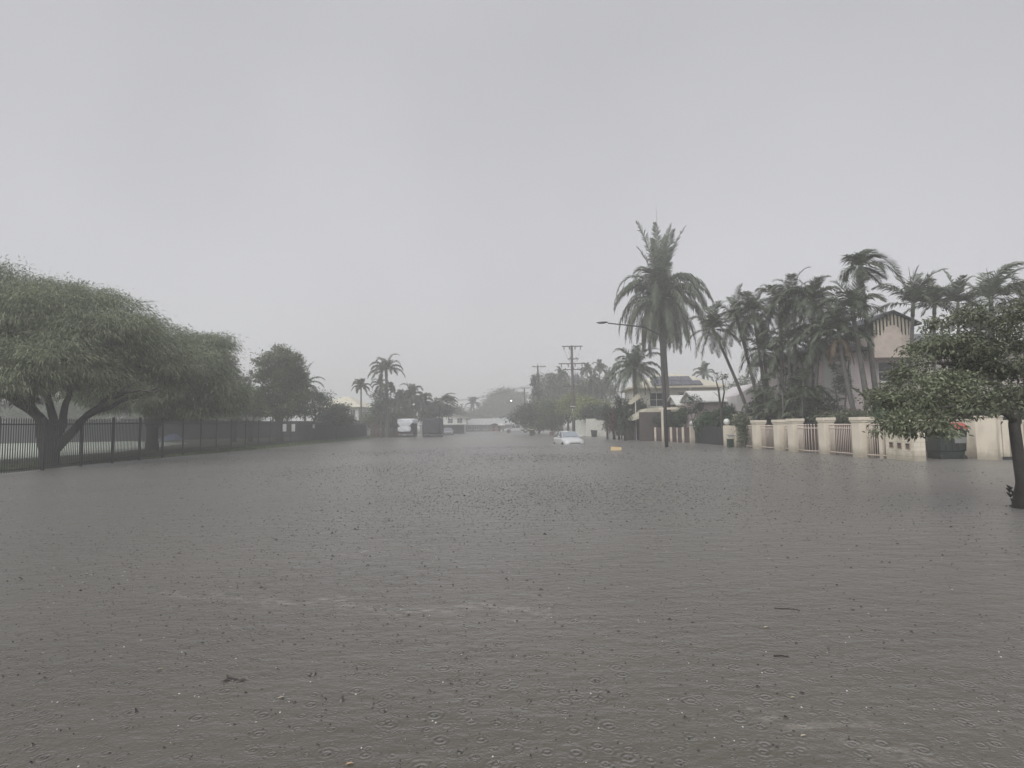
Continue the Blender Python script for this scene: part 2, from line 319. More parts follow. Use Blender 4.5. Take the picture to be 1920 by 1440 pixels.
# ---- flood water
def water_material():
    m = bpy.data.materials.new('flood_water'); m.use_nodes = True; t = m.node_tree; n = t.nodes; L = t.links.new; b = n['Principled BSDF']
    def M(op, a, c=None, d=None):
        x = n.new('ShaderNodeMath'); x.operation = op
        for i, v in enumerate((a, c, d)):
            if v is None: continue
            if isinstance(v, (int, float)): x.inputs[i].default_value = v
            else: L(v, x.inputs[i])
        return x.outputs[0]
    co = n.new('ShaderNodeTexCoord').outputs['Object']
    def noise(scale, det=4, stretch=(1, 1, 1), rough=.5):
        mp = n.new('ShaderNodeMapping'); mp.inputs['Scale'].default_value = stretch; L(co, mp.inputs[0])
        z = n.new('ShaderNodeTexNoise'); z.inputs['Scale'].default_value = scale; z.inputs['Detail'].default_value = det; z.inputs['Roughness'].default_value = rough; L(mp.outputs[0], z.inputs[0]); return z.outputs[0]
    hs = []
    patch = noise(.22, 3)                      # rain falls harder in some patches
    for sc, off, amp, freq in ((5.5, 0, 1.0, 34), (8.3, 3.3, .8, 28), (15., 7.7, .55, 24)):
        mp = n.new('ShaderNodeMapping'); mp.inputs['Location'].default_value = (off, off * 1.7, 0); L(co, mp.inputs[0])
        v = n.new('ShaderNodeTexVoronoi'); v.voronoi_dimensions = '2D'; v.inputs['Scale'].default_value = sc; L(mp.outputs[0], v.inputs[0])
        sx = n.new('ShaderNodeSeparateColor'); L(v.outputs['Color'], sx.inputs[0])
        d = v.outputs['Distance']; ph = M('MULTIPLY', sx.outputs[1], 9.)
        ring = M('MULTIPLY', M('SINE', M('SUBTRACT', M('MULTIPLY', d, freq), ph)), M('POWER', 2.718, M('MULTIPLY', d, -7.5)))
        hit = M('MULTIPLY', M('GREATER_THAN', sx.outputs[0], .35), sx.outputs[2])
        hs.append(M('MULTIPLY', M('MULTIPLY', ring, hit), amp))
    h = M('ADD', M('ADD', hs[0], hs[1]), hs[2])
    h = M('MULTIPLY', h, M('ADD', M('MULTIPLY', patch, 1.9), .1))
    h = M('ADD', h, M('MULTIPLY', M('MULTIPLY', noise(10, 5, (1, 1.5, 1), .62), M('ADD', patch, .1)), 2.2))
    h = M('ADD', h, M('MULTIPLY', noise(2.2, 2, (1, 2.2, 1)), 1.6))
    bp = n.new('ShaderNodeBump'); bp.inputs['Strength'].default_value = 1.; bp.inputs['Distance'].default_value = .019; L(h, bp.inputs['Height']); L(bp.outputs[0], b.inputs['Normal'])
    # scum lines: broken pale streaks lying on the water
    sp = n.new('ShaderNodeSeparateXYZ'); L(co, sp.inputs[0]); X, Y = sp.outputs[0], sp.outputs[1]
    def streak(a, x0, y0, x1, x2, wd, seedscale):
        wob = M('MULTIPLY', M('SUBTRACT', noise(seedscale, 3), .5), 1.5)
        f = M('ABSOLUTE', M('ADD', M('SUBTRACT', M('SUBTRACT', Y, y0), M('MULTIPLY', M('SUBTRACT', X, x0), a)), wob))
        band = n.new('ShaderNodeMapRange'); band.inputs[1].default_value = 0; band.inputs[2].default_value = wd; band.inputs[3].default_value = 1; band.inputs[4].default_value = 0; L(f, band.inputs[0])
        return M('MULTIPLY', M('MULTIPLY', band.outputs[0], M('GREATER_THAN', X, x1)), M('LESS_THAN', X, x2))
    s = M('ADD', streak(-.27, -3.2, 5.75, -3.4, .3, .16, 1.1), streak(-.62, 1.2, 3.38, 1.25, 3.4, .16, 1.6))
    s = M('ADD', s, streak(.05, 0, 7.6, -2.5, -.4, .05, .9))
    brk = n.new('ShaderNodeMapRange'); brk.inputs[1].default_value = .47; brk.inputs[2].default_value = .66; L(noise(7, 6, (1, 2, 1), .7), brk.inputs[0])
    fm = M('MULTIPLY', M('MULTIPLY', s, brk.outputs[0]), .75)
    mr = n.new('ShaderNodeMapRange'); mr.inputs[1].default_value = .3; mr.inputs[2].default_value = .7; mr.inputs[3].default_value = .88; mr.inputs[4].default_value = 1.12; L(noise(.35, 5), mr.inputs[0])
    c = n.new('ShaderNodeVectorMath'); c.operation = 'SCALE'; c.inputs[0].default_value = (.098, .087, .070); L(mr.outputs[0], c.inputs['Scale'])
    mx = n.new('ShaderNodeMix'); mx.data_type = 'RGBA'; mx.inputs[7].default_value = (.36, .33, .29, 1); L(fm, mx.inputs[0]); L(c.outputs[0], mx.inputs[6]); L(mx.outputs[2], b.inputs['Base Color'])
    b.inputs['Roughness'].default_value = .23; b.inputs['Sheen Weight'].default_value = .30; b.inputs['Sheen Roughness'].default_value = .35; b.inputs['IOR'].default_value = 1.333
    return m
M_WATER = water_material()
grid('flood_water', np.concatenate([np.linspace(-60, -22, 6), np.linspace(-20, 20, 21), np.linspace(24, 70, 8)]), np.linspace(-40, 176, 55), lambda X, Y: X * 0, M_WATER)
# ---- rain hitting the water: little crowns and pits, and white flecks
r = np.random.default_rng(5)
N = 230000; yy = 2.0 * (44 / 2.0) ** (r.random(N) ** .55); xx = (r.random(N) * 2 - 1) * (yy * .95 + 1.2)
pn = .5 + .5 * np.sin(xx * .35 + 1) * np.cos(yy * .42 + .6); keep = (r.random(N) < (.15 + .85 * pn ** 1.5) * np.where(yy < 12, .22 + .065 * yy, 1) * np.exp(-(xx / (yy * .55 + 2)) ** 2)) & (xx > -18.3) & (xx < 14.2)
xx, yy = xx[keep], yy[keep]; N = len(xx)
rad = .0046 * np.exp(r.normal(0, .38, N)) * np.clip(.7 + yy * .06, .8, 2.4); hh = rad * r.uniform(.35, 1.2, N)
a = np.linspace(0, 2 * np.pi, 7)[:6]
ring0 = np.stack([xx[:, None] + np.cos(a) * rad[:, None] * 1.5, yy[:, None] + np.sin(a) * rad[:, None] * 1.5, np.full((N, 6), -.002)], -1)
lean = r.normal(0, .35, (N, 2)) * rad[:, None]
ring1 = np.stack([xx[:, None] + lean[:, :1] + np.cos(a) * rad[:, None] * .55, yy[:, None] + lean[:, 1:] + np.sin(a) * rad[:, None] * .55, np.repeat(hh[:, None], 6, 1) * r.uniform(.5, 1.2, (N, 6))], -1)
Q = np.stack([ring0, np.roll(ring0, -1, 1), np.roll(ring1, -1, 1), ring1], 2).reshape(-1, 4, 3)
sp_ = npmesh('rain_splashes', Q, 4, mat('splash_water', (.066, .061, .052), .25, .2, 3), kind='stuff')
tag(sp_, 'raindrops splashing all over the flooded road', 'splashes')
N = 520; yy = 2.2 * (30 / 2.2) ** r.random(N); xx = (r.random(N) * 2 - 1) * yy * .9; s = r.uniform(.0016, .005, N) * (1 + yy * .05)
d6 = np.array([[1, 0, 0], [0, 1, 0], [-1, 0, 0], [0, -1, 0]], float); T_ = []
for k in range(4):
    p = d6[k]; q = d6[(k + 1) % 4]
    for zz in (.9,):
        T_.append(np.stack([np.stack([xx + p[0] * s, yy + p[1] * s * 1.5, 0 * s + .001], -1), np.stack([xx + q[0] * s, yy + q[1] * s * 1.5, 0 * s + .001], -1), np.stack([xx, yy, s * zz], -1)], 1))
fl = npmesh('foam_flecks', np.concatenate(T_), 3, mat('foam', (.7, .69, .65), .5), kind='stuff')
tag(fl, 'tiny white bubbles and flecks of foam on the floodwater', 'foam')
# ---- haze
hz = MB(); hz.box(-490, 490, -70, 905, -1.6, 18.5); ho = hz.build('haze', None) if False else None
me = bpy.data.meshes.new('haze'); me.from_pydata(hz.v, [], hz.f); hm = bpy.data.materials.new('haze'); hm.use_nodes = True; hm.node_tree.nodes.clear()
ho_ = hm.node_tree.nodes.new('ShaderNodeOutputMaterial'); pv = hm.node_tree.nodes.new('ShaderNodeVolumePrincipled')
pv.inputs['Color'].default_value = (.985, .988, .99, 1); pv.inputs['Density'].default_value = .0040; pv.inputs['Anisotropy'].default_value = .1
hm.node_tree.links.new(pv.outputs[0], ho_.inputs['Volume']); me.materials.append(hm)
ho = bpy.data.objects.new('haze', me); COL.objects.link(ho); tag(ho, 'pale grey rain haze filling the street', 'haze', kind='stuff')
# ================================================================ LEFT SIDE
def fence_run(name, label, pts, H, bay, gz, shade_from=None, pick=.125, skip=()):
    P = [Vector((x, y, 0)) for x, y in pts]; seg = [(P[i + 1] - P[i]).length for i in range(len(P) - 1)]; tot = sum(seg)
    def at(s):
        for i, l in enumerate(seg):
            if s <= l or i == len(seg) - 1: return P[i].lerp(P[i + 1], s / l)
            s -= l
    root = thing(name, label, 'fence', P[0]); n = int(tot / bay)
    for k in range(n + 1):
        p = at(k * bay); z = gz(p.x, p.y); mb = MB(); q = p - P[0]
        mb.box(q.x - .045, q.x + .045, q.y - .045, q.y + .045, z - .6, z + H + .03, .006); mb.prism([(q.x - .055, z + H + .03), (q.x + .055, z + H + .03), (q.x, z + H + .08)], q.y - .05, q.y + .05)
        mb.build('post', M_BLACK, root)
        if k == n: break
        p2 = at((k + 1) * bay); z2 = gz(p2.x, p2.y); mb = MB(); m_ = int(bay / pick)
        for j in range(1, m_):
            u = j / m_; c = p.lerp(p2, u) - P[0]; zz = z + (z2 - z) * u; b = .014
            mb.add([(c.x - b, c.y - b, zz + .03), (c.x + b, c.y - b, zz + .03), (c.x + b, c.y + b, zz + .03), (c.x - b, c.y + b, zz + .03),
                    (c.x - b, c.y - b, zz + H - .06), (c.x + b, c.y - b, zz + H - .06), (c.x + b, c.y + b, zz + H - .06), (c.x - b, c.y + b, zz + H - .06), (c.x, c.y, zz + H + .03)],
                   [(0, 1, 5, 4), (1, 2, 6, 5), (2, 3, 7, 6), (3, 0, 4, 7), (4, 5, 8), (5, 6, 8), (6, 7, 8), (7, 4, 8)])
        for h in (.14, H - .24): mb.tube([p - P[0] + Vector((0, 0, z + h)), p2 - P[0] + Vector((0, 0, z2 + h))], .026, 4)
        mb.build('picket_panel', M_BLACK, root)
        if shade_from and p.y > shade_from:
            d = (p2 - p).normalized(); nn = Vector((-d.y, d.x, 0)) * .06; mb = MB(); a = p - P[0] + nn; b_ = p2 - P[0] + nn
            N_ = 10; vs = []; 
            for j in range(N_ + 1):
                c = a.lerp(b_, j / N_) + Vector((-.02 * math.sin(j * 1.9), 0, 0)); zz = z + (z2 - z) * j / N_; vs += [(c.x, c.y, zz + .18), (c.x, c.y, zz + H - .2)]
            mb.add(vs, [(2 * j, 2 * j + 2, 2 * j + 3, 2 * j + 1) for j in range(N_)]); mb.build('shade_cloth', M_CLOTH, root)
    return root
gzf = lambda x, y: float(ground_z(x - .15, y)) - .04
fence_run('picket_fence', 'long black steel picket fence along the left edge of the flooded road', FENCE, 2.1, 2.4, lambda x, y: float(.0 + .13 * sst(22, 36, y)), shade_from=60)
# dark screened enclosure far behind the lawn
sc_pts = [(-78, 68), (-64, 74), (-49, 81), (-36, 90), (-24, 97)]
root = thing('screen_wall', 'long dark cloth covered court fence far behind the lawn and pickets', 'fence', (sc_pts[0][0], sc_pts[0][1], 0))
for i in range(4):
    a = Vector((*sc_pts[i], 0)) - Vector((*sc_pts[0], 0)); b = Vector((*sc_pts[i + 1], 0)) - Vector((*sc_pts[0], 0)); mb = MB(); N_ = 16; vs = []
    for j in range(N_ + 1):
        c = a.lerp(b, j / N_); vs += [(c.x + .04 * math.sin(j * 2.1), c.y, .15), (c.x, c.y + .05 * math.sin(j * 1.7), 2.75)]
    mb.add(vs, [(2 * j, 2 * j + 2, 2 * j + 3, 2 * j + 1) for j in range(N_)]); mb.build('cloth', M_CLOTH, root)
    for j in range(5):
        c = a.lerp(b, j / 5); mb = MB(); mb.tube([(c.x, c.y - .08, -.3), (c.x, c.y - .08, 2.85)], .04, 6); mb.build('post', M_BLACK, root)
# notices on the fence
for x0, x1, y0, y1, lab in ((534, 541, 795, 809, 'upright white notice board on the black fence, nearer of the tall pair'), (546, 553, 795, 809, 'upright white notice board on the black fence, farther of the tall pair'), (580, 584, 796, 803, 'small white notice on the black fence beyond the tall pair')):
    Y = 53 + (x0 - 534) * .18; a, b = W(x0, y1, Y), W(x1, y0, Y); X = fence_x(Y) + .06
    mb = MB(); wd = (b.x - a.x); mb.box(-wd / 2, wd / 2, -.015, .015, 0, b.z - a.z, .006)
    t = thing('notice_board', lab, 'sign', ((a.x + b.x) / 2, Y, a.z), 0, 'notices on the picket fence'); mb.build('board', M_WHITE, t)
    mb = MB(); mb.box(-wd / 2 - .01, wd / 2 + .01, -.02, .01, -.03, 0); mb.build('bottom_trim', M_GALV, t); mb = MB(); mb.box(-wd / 2 - .01, wd / 2 + .01, -.02, .01, b.z - a.z, b.z - a.z + .03); mb.build('top_trim', M_GALV, t)
    ox = fence_x(Y) - (a.x + b.x) / 2
    if abs(ox) > .1: t.location.x = fence_x(Y) + wd / 2 + .05
# trees at left ---------------------------------------------------
tA = (-20.6, 26.2, .05)
def rl(x, y, Y, rx, ry, rz, o): p = W(x, y, Y); return ((p.x - o[0], p.y - o[1], p.z - o[2]), (rx, ry, rz))
la = [rl(-60, 640, 27, 3.4, 4, 2.6, tA), rl(40, 610, 28, 3.6, 4.2, 2.5, tA), rl(150, 640, 28, 3.4, 3.8, 2.3, tA), rl(250, 665, 28.5, 2.5, 3.2, 1.9, tA), rl(60, 690, 24.5, 2.6, 2.2, 1.6, tA), rl(-120, 690, 25, 3, 3, 2.2, tA),
      rl(170, 700, 25.5, 1.9, 2.2, 1.2, tA), rl(100, 590, 30, 3.4, 3.6, 1.7, tA), rl(215, 620, 30, 2.6, 3.4, 1.6, tA), rl(285, 690, 30.5, 1.9, 2.6, 1.5, tA), rl(330, 690, 31, 1.4, 2.4, 1.3, tA), rl(-20, 560, 31, 3.6, 3.6, 1.6, tA), rl(-10, 728, 25, 1.6, 1.6, 1.0, tA), rl(50, 715, 24, 1.4, 1.4, .9, tA)]
t = thing('spreading_tree', 'huge spreading feathery tree with forked dark trunk behind the left fence', 'tree', tA, 0, 'street trees on the left')
mb = MB(); mb.tube([(0, 0, -.4), (.02, 0, .5), (-.05, 0, 1.1)], [.46, .38, .42], 12)
def wl(*ps): return [Vector(W(x, y, Y)) - Vector(tA) for x, y, Y in ps]
for ps, r0, r1 in (([(95, 835, 26.2), (72, 780, 26), (20, 745, 25.6), (-60, 725, 25)], .27, .07), ([(95, 830, 26.2), (100, 780, 26.3), (85, 720, 26.5), (50, 650, 27)], .22, .06),
               ([(103, 838, 26.2), (120, 780, 26.6), (135, 720, 27), (150, 650, 28)], .20, .05), ([(105, 842, 26.2), (150, 795, 26), (205, 745, 26), (270, 705, 27)], .21, .05),
               ([(108, 835, 26.2), (160, 785, 26.6), (230, 752, 27.3), (295, 728, 28)], .16, .04), ([(90, 838, 26.3), (60, 770, 27), (-10, 700, 28)], .22, .06), ([(205, 745, 26), (250, 735, 25.5), (300, 732, 25)], .09, .02), ([(72, 780, 26), (45, 715, 25), (10, 650, 25)], .16, .04), ([(135, 720, 27), (190, 690, 27), (240, 650, 28)], .14, .03)):
    q = wl(*ps); q2 = []
    for i in range(len(q) - 1):
        for k in range(3): q2.append(q[i].lerp(q[i + 1], k / 3) + Vector((random.Random(i * 7 + k).uniform(-.1, .1), 0, random.Random(i * 5 + k).uniform(-.1, .1))) * (1 if (i or k) else 0))
    q2.append(q[-1]); mb.tube(q2, list(np.linspace(r0, r1, len(q2))), 9)
mb.build('trunk', M_BARKW, t, True)
npmesh('crown', leaf_cloud(lumpy(la, 7, .46, 5), 3900, 62, .75, .25, .036, droop=.6, seed=3, wind=.15, flat=.3, out=1., minz=-.55, inner=.1, shell=(.7, 1.08)), 4, M_RAIN, t)
o = (-24.5, 40, .1)
tree('spreading_tree', 'broad drooping feathery tree standing just beyond the huge forked one', o, [rl(300, 690, 40, 3.2, 3.4, 2.3, o), rl(370, 690, 40, 2.6, 3.2, 2.1, o), rl(400, 660, 40.5, 1.3, 2, 1.3, o), rl(330, 735, 38.5, 3.0, 2.6, 1.7, o), rl(400, 735, 39, 1.6, 2.2, 1.6, o), rl(240, 730, 41, 3.2, 2.8, 1.6, o), rl(350, 650, 42, 2.2, 2.4, 1.3, o), rl(300, 762, 38, 1.8, 1.6, .8, o), rl(365, 765, 38.5, 1.6, 1.6, .8, o), rl(420, 760, 39.5, 1.2, 1.5, .9, o)],
     M_RAIN, 2000, 54, .8, .34, .055, .38, 1.6, seed=4, droop=.6, wind=.2, flat=.35, shell=(.6, 1.1), group='street trees on the left')
def T(name, label, x, Y, blobs, m, clumps, per=26, cr=.6, LL=.22, LW=.12, tr=.22, th=1.5, seed=1, group=None, **kw):
    b = W(x, 800, Y); o = (b.x, Y, max(0, float(ground_z(b.x, Y))))
    tree(name, label, o, [rl(px, py, Y + dy, rx * Y / F, ry * Y / F, rz * Y / F, o) for px, py, dy, rx, ry, rz in blobs], m, clumps, per, cr * Y / 60, LL * max(1, Y / 60), LW * max(1, Y / 60), tr, th, seed, group=group, **kw)
T('broadleaf_tree', 'dark layered tree peeping out between the feathery trees and the tall round one', 440, 62, [(425, 690, 0, 22, 24, 22), (448, 715, 1, 24, 24, 20), (440, 745, 0, 30, 26, 24), (462, 742, 2, 16, 20, 22), (410, 760, 0, 30, 26, 22)], M_DARKL, 330, seed=11, flat=.35, group='garden trees behind the left fence')
T('broadleaf_tree', 'tall dense round-headed tree behind the two white notices', 525, 58, [(520, 668, 0, 36, 36, 26), (505, 700, 0, 24, 30, 34), (545, 705, 0, 28, 30, 36), (525, 740, 0, 44, 40, 34), (495, 750, -1, 30, 28, 26), (562, 745, 0, 24, 28, 30), (556, 690, 1, 16, 22, 26), (530, 770, -1, 42, 30, 16)], M_OLIVE, 900, 34, .55, LL=.2, LW=.13, tr=.34, th=2, seed=12, inner=.2, minz=-.95, group='garden trees behind the left fence')
T('broadleaf_tree', 'low bushy tree joining the foot of the tall round-headed tree', 470, 60, [(450, 765, 0, 32, 30, 20), (485, 772, 1, 24, 24, 14), (420, 772, 0, 28, 24, 16)], M_OLIVE, 260, seed=13, group='garden trees behind the left fence')
T('broadleaf_tree', 'small sparse tree against pale wall right of the tall round tree', 590, 66, [(588, 745, 0, 22, 22, 14), (604, 755, 0, 16, 18, 18), (580, 768, 0, 22, 20, 14)], M_DARKL, 150, 22, seed=14, group='garden trees behind the left fence')
T('garden_shrub', 'rounded dark green bush in front of the cream hip roofed house', 632, 70, [(632, 775, 0, 26, 24, 18), (644, 790, 0, 14, 20, 12), (618, 786, 0, 20, 20, 13)], M_DARKL, 260, seed=15, tr=.1, th=.5, cat='bush')
T('broadleaf_tree', 'small loose tree between the slim palm and the tall royal palm', 715, 88, [(712, 742, 0, 12, 14, 12), (722, 755, 0, 14, 14, 12), (706, 765, 0, 14, 14, 12)], M_DARKL, 110, 20, seed=16, tr=.15, group='garden trees behind the left fence')
T('garden_shrub', 'wide low hedge of bushes beyond the end of the left fence', 700, 92, [(698, 789, 0, 16, 20, 14), (722, 780, 0, 24, 20, 20), (752, 784, 4, 26, 20, 18)], M_OLIVE, 300, seed=17, tr=.1, th=.5, cat='bush')
T('broadleaf_tree', 'hazy round tree behind the white gabled house', 858, 160, [(852, 778, 0, 20, 20, 16), (838, 775, 0, 14, 16, 12)], M_OLIVE, 140, seed=18, group='far trees')
T('broadleaf_tree', 'faint hazy trees left of the small far palm', 880, 200, [(888, 782, 0, 22, 22, 12), (870, 786, 0, 16, 18, 10), (905, 778, 0, 18, 18, 12)], M_OLIVE, 140, seed=19, group='far trees')
T('broadleaf_tree', 'big pale domed tree far beyond the long low roof', 940, 215, [(940, 755, 0, 34, 32, 24), (915, 768, 0, 22, 24, 22), (965, 765, 0, 26, 26, 24), (945, 740, 0, 20, 22, 14), (975, 745, 0, 14, 18, 14), (900, 782, 0, 20, 20, 12), (985, 775, 0, 18, 20, 16)], M_OLIVE, 620, seed=20, tr=.5, th=3, minz=-.95, group='far trees')
T('broadleaf_tree', 'far hazy background tree seen under the huge forked tree', 40, 84, [(-30, 750, 0, 60, 30, 30), (60, 752, 0, 50, 30, 30), (140, 756, 0, 50, 30, 28), (200, 766, 4, 40, 30, 24), (10, 775, -2, 60, 30, 20), (110, 778, -2, 60, 30, 18), (-20, 790, -2, 70, 30, 12), (80, 790, -2, 60, 30, 12), (170, 788, -2, 60, 30, 12)], M_OLIVE, 1300, seed=21, tr=.4, group='far trees')
T('broadleaf_tree', 'far hazy background tree seen under the second feathery tree', 260, 92, [(230, 760, 0, 50, 30, 26), (310, 764, 0, 50, 30, 24), (380, 768, 0, 40, 30, 20), (270, 780, -2, 60, 30, 14), (450, 780, -2, 50, 30, 14), (360, 784, -2, 60, 30, 12)], M_OLIVE, 1200, seed=22, tr=.4, group='far trees')
# palms at left
def PW(name, label, bx, tx, ty, Y, fr, m, **k): b = W(bx, 800, Y); b.z = max(-.1, float(ground_z(b.x, Y))); return palm(name, label, b, W(tx, ty, Y), fr, m, **k)
PW('coconut_palm', 'palm with drooping fronds showing behind the tall round-headed tree', 572, 572, 722, 70, 2.9, M_PALML, tr=.14, seed=2, nfr=14, one=True, group='palms on the left', lw=.07)
PW('bangalow_palm', 'slim single palm above the roof of the cream hip house', 677, 677, 724, 84, 1.75, M_PALM, tr=.12, seed=3, nfr=13, one=True, droop=1.8, group='palms on the left', lw=.08, hang=.8)
PW('royal_palm', 'tallest left palm, with thick trunk and wide arching crown', 727, 724, 694, 90, 3.6, M_PALM, tr=.26, seed=6, one=True, group='palms on the left', lw=.10, leaf=.75, hang=.8,
   specs=[(180, 25, 1.0, 1.1), (0, 30, 1.05, 1.2), (170, 50, .85, 1.1), (10, 52, .9, 1.2), (200, 62, .9, 1.2), (-15, 65, .9, 1.3), (90, 70, .9, 1.3), (270, 60, .9, 1.3), (150, 78, .95, 1.5), (30, 80, 1.05, 1.3), (240, 35, .9, 1.2), (300, 35, .9, 1.2), (60, 40, .9, 1.2), (120, 40, .9, 1.2), (185, 5, .8, .9)])
PW('bangalow_palm', 'ragged short palm in front of the royal palm trunk', 716, 713, 722, 88, 1.9, M_PALM, tr=.10, seed=8, nfr=11, one=True, droop=2., group='palms on the left', lw=.09)
PW('bangalow_palm', 'short palm leaning right beside the royal palm trunk', 731, 733, 728, 91, 1.3, M_PALM, tr=.09, seed=9, nfr=8, one=True, droop=2., group='palms on the left', lw=.09)
for i, (x, y, f_, lab) in enumerate(((748, 752, 2.6, 'bushy dark palm left of the palm group behind the white-tarped caravan'), (772, 742, 3.2, 'tallest palm of the group behind the covered caravans'), (792, 752, 2.8, 'bushy palm above the gap between the two covered caravans'), (762, 768, 2.6, 'lowest hanging palm crown above the white-tarped caravan'))):
    PW('clump_palm', lab, x + 2, x, y, 97 + i, f_, M_PALM, tr=.13, seed=30 + i, nfr=20, one=True, droop=2.2, hang=1.2, lw=.11, leaf=.7, elmin=-30, group='palms on the left')
PW('coconut_palm', 'windswept palm with fronds blown to the right behind the dark caravan', 818, 827, 752, 100, 3.2, M_PALM, tr=.16, seed=41, one=True, wind=1.1, droop=1.1, lw=.12, leaf=.8, hang=.5, group='palms on the left',
   specs=[(10, 60, 1, 1), (0, 35, .95, 1), (-20, 15, .95, 1), (20, -5, .95, 1), (150, 30, .9, 1.5), (170, 10, 1, 1.6), (200, -10, 1, 1.6), (180, -35, .9, 1.5), (90, 75, 1, .8), (270, 60, .9, 1), (120, 0, .8, 1.6), (240, 0, .8, 1.6), (60, 50, .9, 1), (300, 30, .9, 1.2)])
T('broadleaf_tree', 'dense tree mass under the windswept palm', 815, 104, [(812, 772, 0, 18, 16, 18), (836, 775, 0, 16, 14, 12), (800, 782, 0, 16, 14, 14)], M_DARKL, 170, seed=42, group='garden trees behind the left fence')
PW('coconut_palm', 'tiny far palm against the sky left of the big domed tree', 888, 888, 757, 170, 2.8, M_PALM, tr=.2, seed=44, nfr=11, one=True, lw=.2, leaf=.8, group='palms on the left')
# grass verge
def grass(name, label, region, n, seed, h=.12):
    r = np.random.default_rng(seed); X, Y = region(r, n); Z = ground_z(X, Y); k = Z > -.06; X, Y, Z = X[k], Y[k], Z[k]; n = len(X)
    a = r.uniform(0, 2 * np.pi, n); wv = np.stack([np.cos(a), np.sin(a), 0 * a], -1) * r.uniform(.008, .02, (n, 1)); b = np.stack([X, Y, Z - .02], -1); tip = b + np.stack([r.normal(0, .05, n), r.normal(0, .05, n), r.uniform(.4, 1.2, n) * h + .02], -1)
    V = np.stack([b - wv, b + wv, tip], 1); tag(npmesh(name, V, 3, M_GRASS, kind='stuff'), label, 'grass')
grass('verge_grass', 'short wet grass on the verge at the foot of the left fence', lambda r, n: ((lambda Y: (np.interp(Y, [p[1] for p in FENCE], [p[0] for p in FENCE]) + r.uniform(-3.5, 2.2, n), Y))(r.uniform(20, 95, n) )), 46000, 1)
# blue covered thing behind fence
p = W(334, 820, 80); t = thing('tarp_pile', 'bright blue tarpaulin draped over something behind the picket fence', 'tarpaulin', (p.x, 78, .15))
mb = MB(); N_ = 14; vs = []; rg = random.Random(4)
for j in range(N_):
    for i in range(N_):
        u, v = i / (N_ - 1) * 2 - 1, j / (N_ - 1) * 2 - 1; h = max(0, 1 - abs(u) ** 3.2) * max(0, 1 - abs(v) ** 3); vs.append((u * 1.5, v * 1.1, h * (.75 + .25 * math.sin(u * 3)) + rg.uniform(-.05, .05) * h))
mb.add(vs, [(j * N_ + i, j * N_ + i + 1, (j + 1) * N_ + i + 1, (j + 1) * N_ + i) for j in range(N_ - 1) for i in range(N_ - 1)]); mb.build('tarp', mat('blue_tarp', (.07, .09, .20), .45, .15, 2), t, True)
mb = MB(); mb.tube([(-1.5, -1.1, .05), (1.5, -1.1, .05)], .02, 5); mb.build('rope', M_WHITE, t)
# ================================================================ HOUSES
def window(parent, x, z, wd, h, y=0., mull=1, m=None, sx=None, hood=False):
    """window in a wall whose outside face is at local y (facing -y); sx = put it in the face at local x=sx facing -x"""
    f = MB(); t = .06
    def bx(mb, a, b, c0, c1, d0, d1):
        if sx is None: mb.box(a, b, y - c1, y - c0, d0, d1)
        else: mb.box(sx - c1, sx - c0, -b, -a, d0, d1)
    for a, b, d0, d1 in ((x - wd / 2 - t, x - wd / 2, z - t, z + h + t), (x + wd / 2, x + wd / 2 + t, z - t, z + h + t), (x - wd / 2, x + wd / 2, z - t, z), (x - wd / 2, x + wd / 2, z + h, z + h + t)): bx(f, a, b, .004, .07, d0, d1)
    for k in range(1, mull + 1): c = x - wd / 2 + wd * k / (mull + 1); bx(f, c - .025, c + .025, .02, .055, z, z + h)
    if mull: bx(f, x - wd / 2, x + wd / 2, .022, .052, z + h * .5 - .02, z + h * .5 + .02)
    fo = f.build('window', m or M_WHITE, parent); g = MB(); bx(g, x - wd / 2, x + wd / 2, .006, .018, z, z + h); g.build('pane', M_GLASS, fo)
    s = MB(); bx(s, x - wd / 2 - .1, x + wd / 2 + .1, .004, .13, z - t - .05, z - t - .002); s.build('sill', m or M_WHITE, fo)
    if hood:
        s = MB(); bx(s, x - wd / 2 - .12, x + wd / 2 + .12, .004, .5, z + h + t + .02, z + h + t + .06); s.build('hood', M_DKTRIM, fo)
    return fo
def hip_roof(w_, d, z, h, ov=.5, ridge=None, th=.12, y0=0):
    """plan x -w/2..w/2, y y0..y0+d"""
    rl_ = max(0, w_ - d) if ridge is None else ridge; a = w_ / 2 + ov; mb = MB()
    if w_ >= d or ridge is not None: r1, r2 = (-rl_ / 2, y0 + d / 2, z + h), (rl_ / 2, y0 + d / 2, z + h)
    else: r1, r2 = (0, y0 + w_ / 2, z + h), (0, y0 + d - w_ / 2, z + h)
    e = [(-a, y0 - ov, z), (a, y0 - ov, z), (a, y0 + d + ov, z), (-a, y0 + d + ov, z)]; l = [(x, y, zz - th) for x, y, zz in e]
    if w_ >= d or ridge is not None: top = [(0, 1, 5, 4), (1, 2, 5), (2, 3, 4, 5), (3, 0, 4)]
    else: top = [(0, 1, 4), (1, 2, 5, 4), (2, 3, 5), (3, 0, 4, 5)]
    return mb.add(e + [r1, r2] + l, top + [(6, 7, 8, 9), (0, 6, 7, 1), (1, 7, 8, 2), (2, 8, 9, 3), (3, 9, 6, 0)])
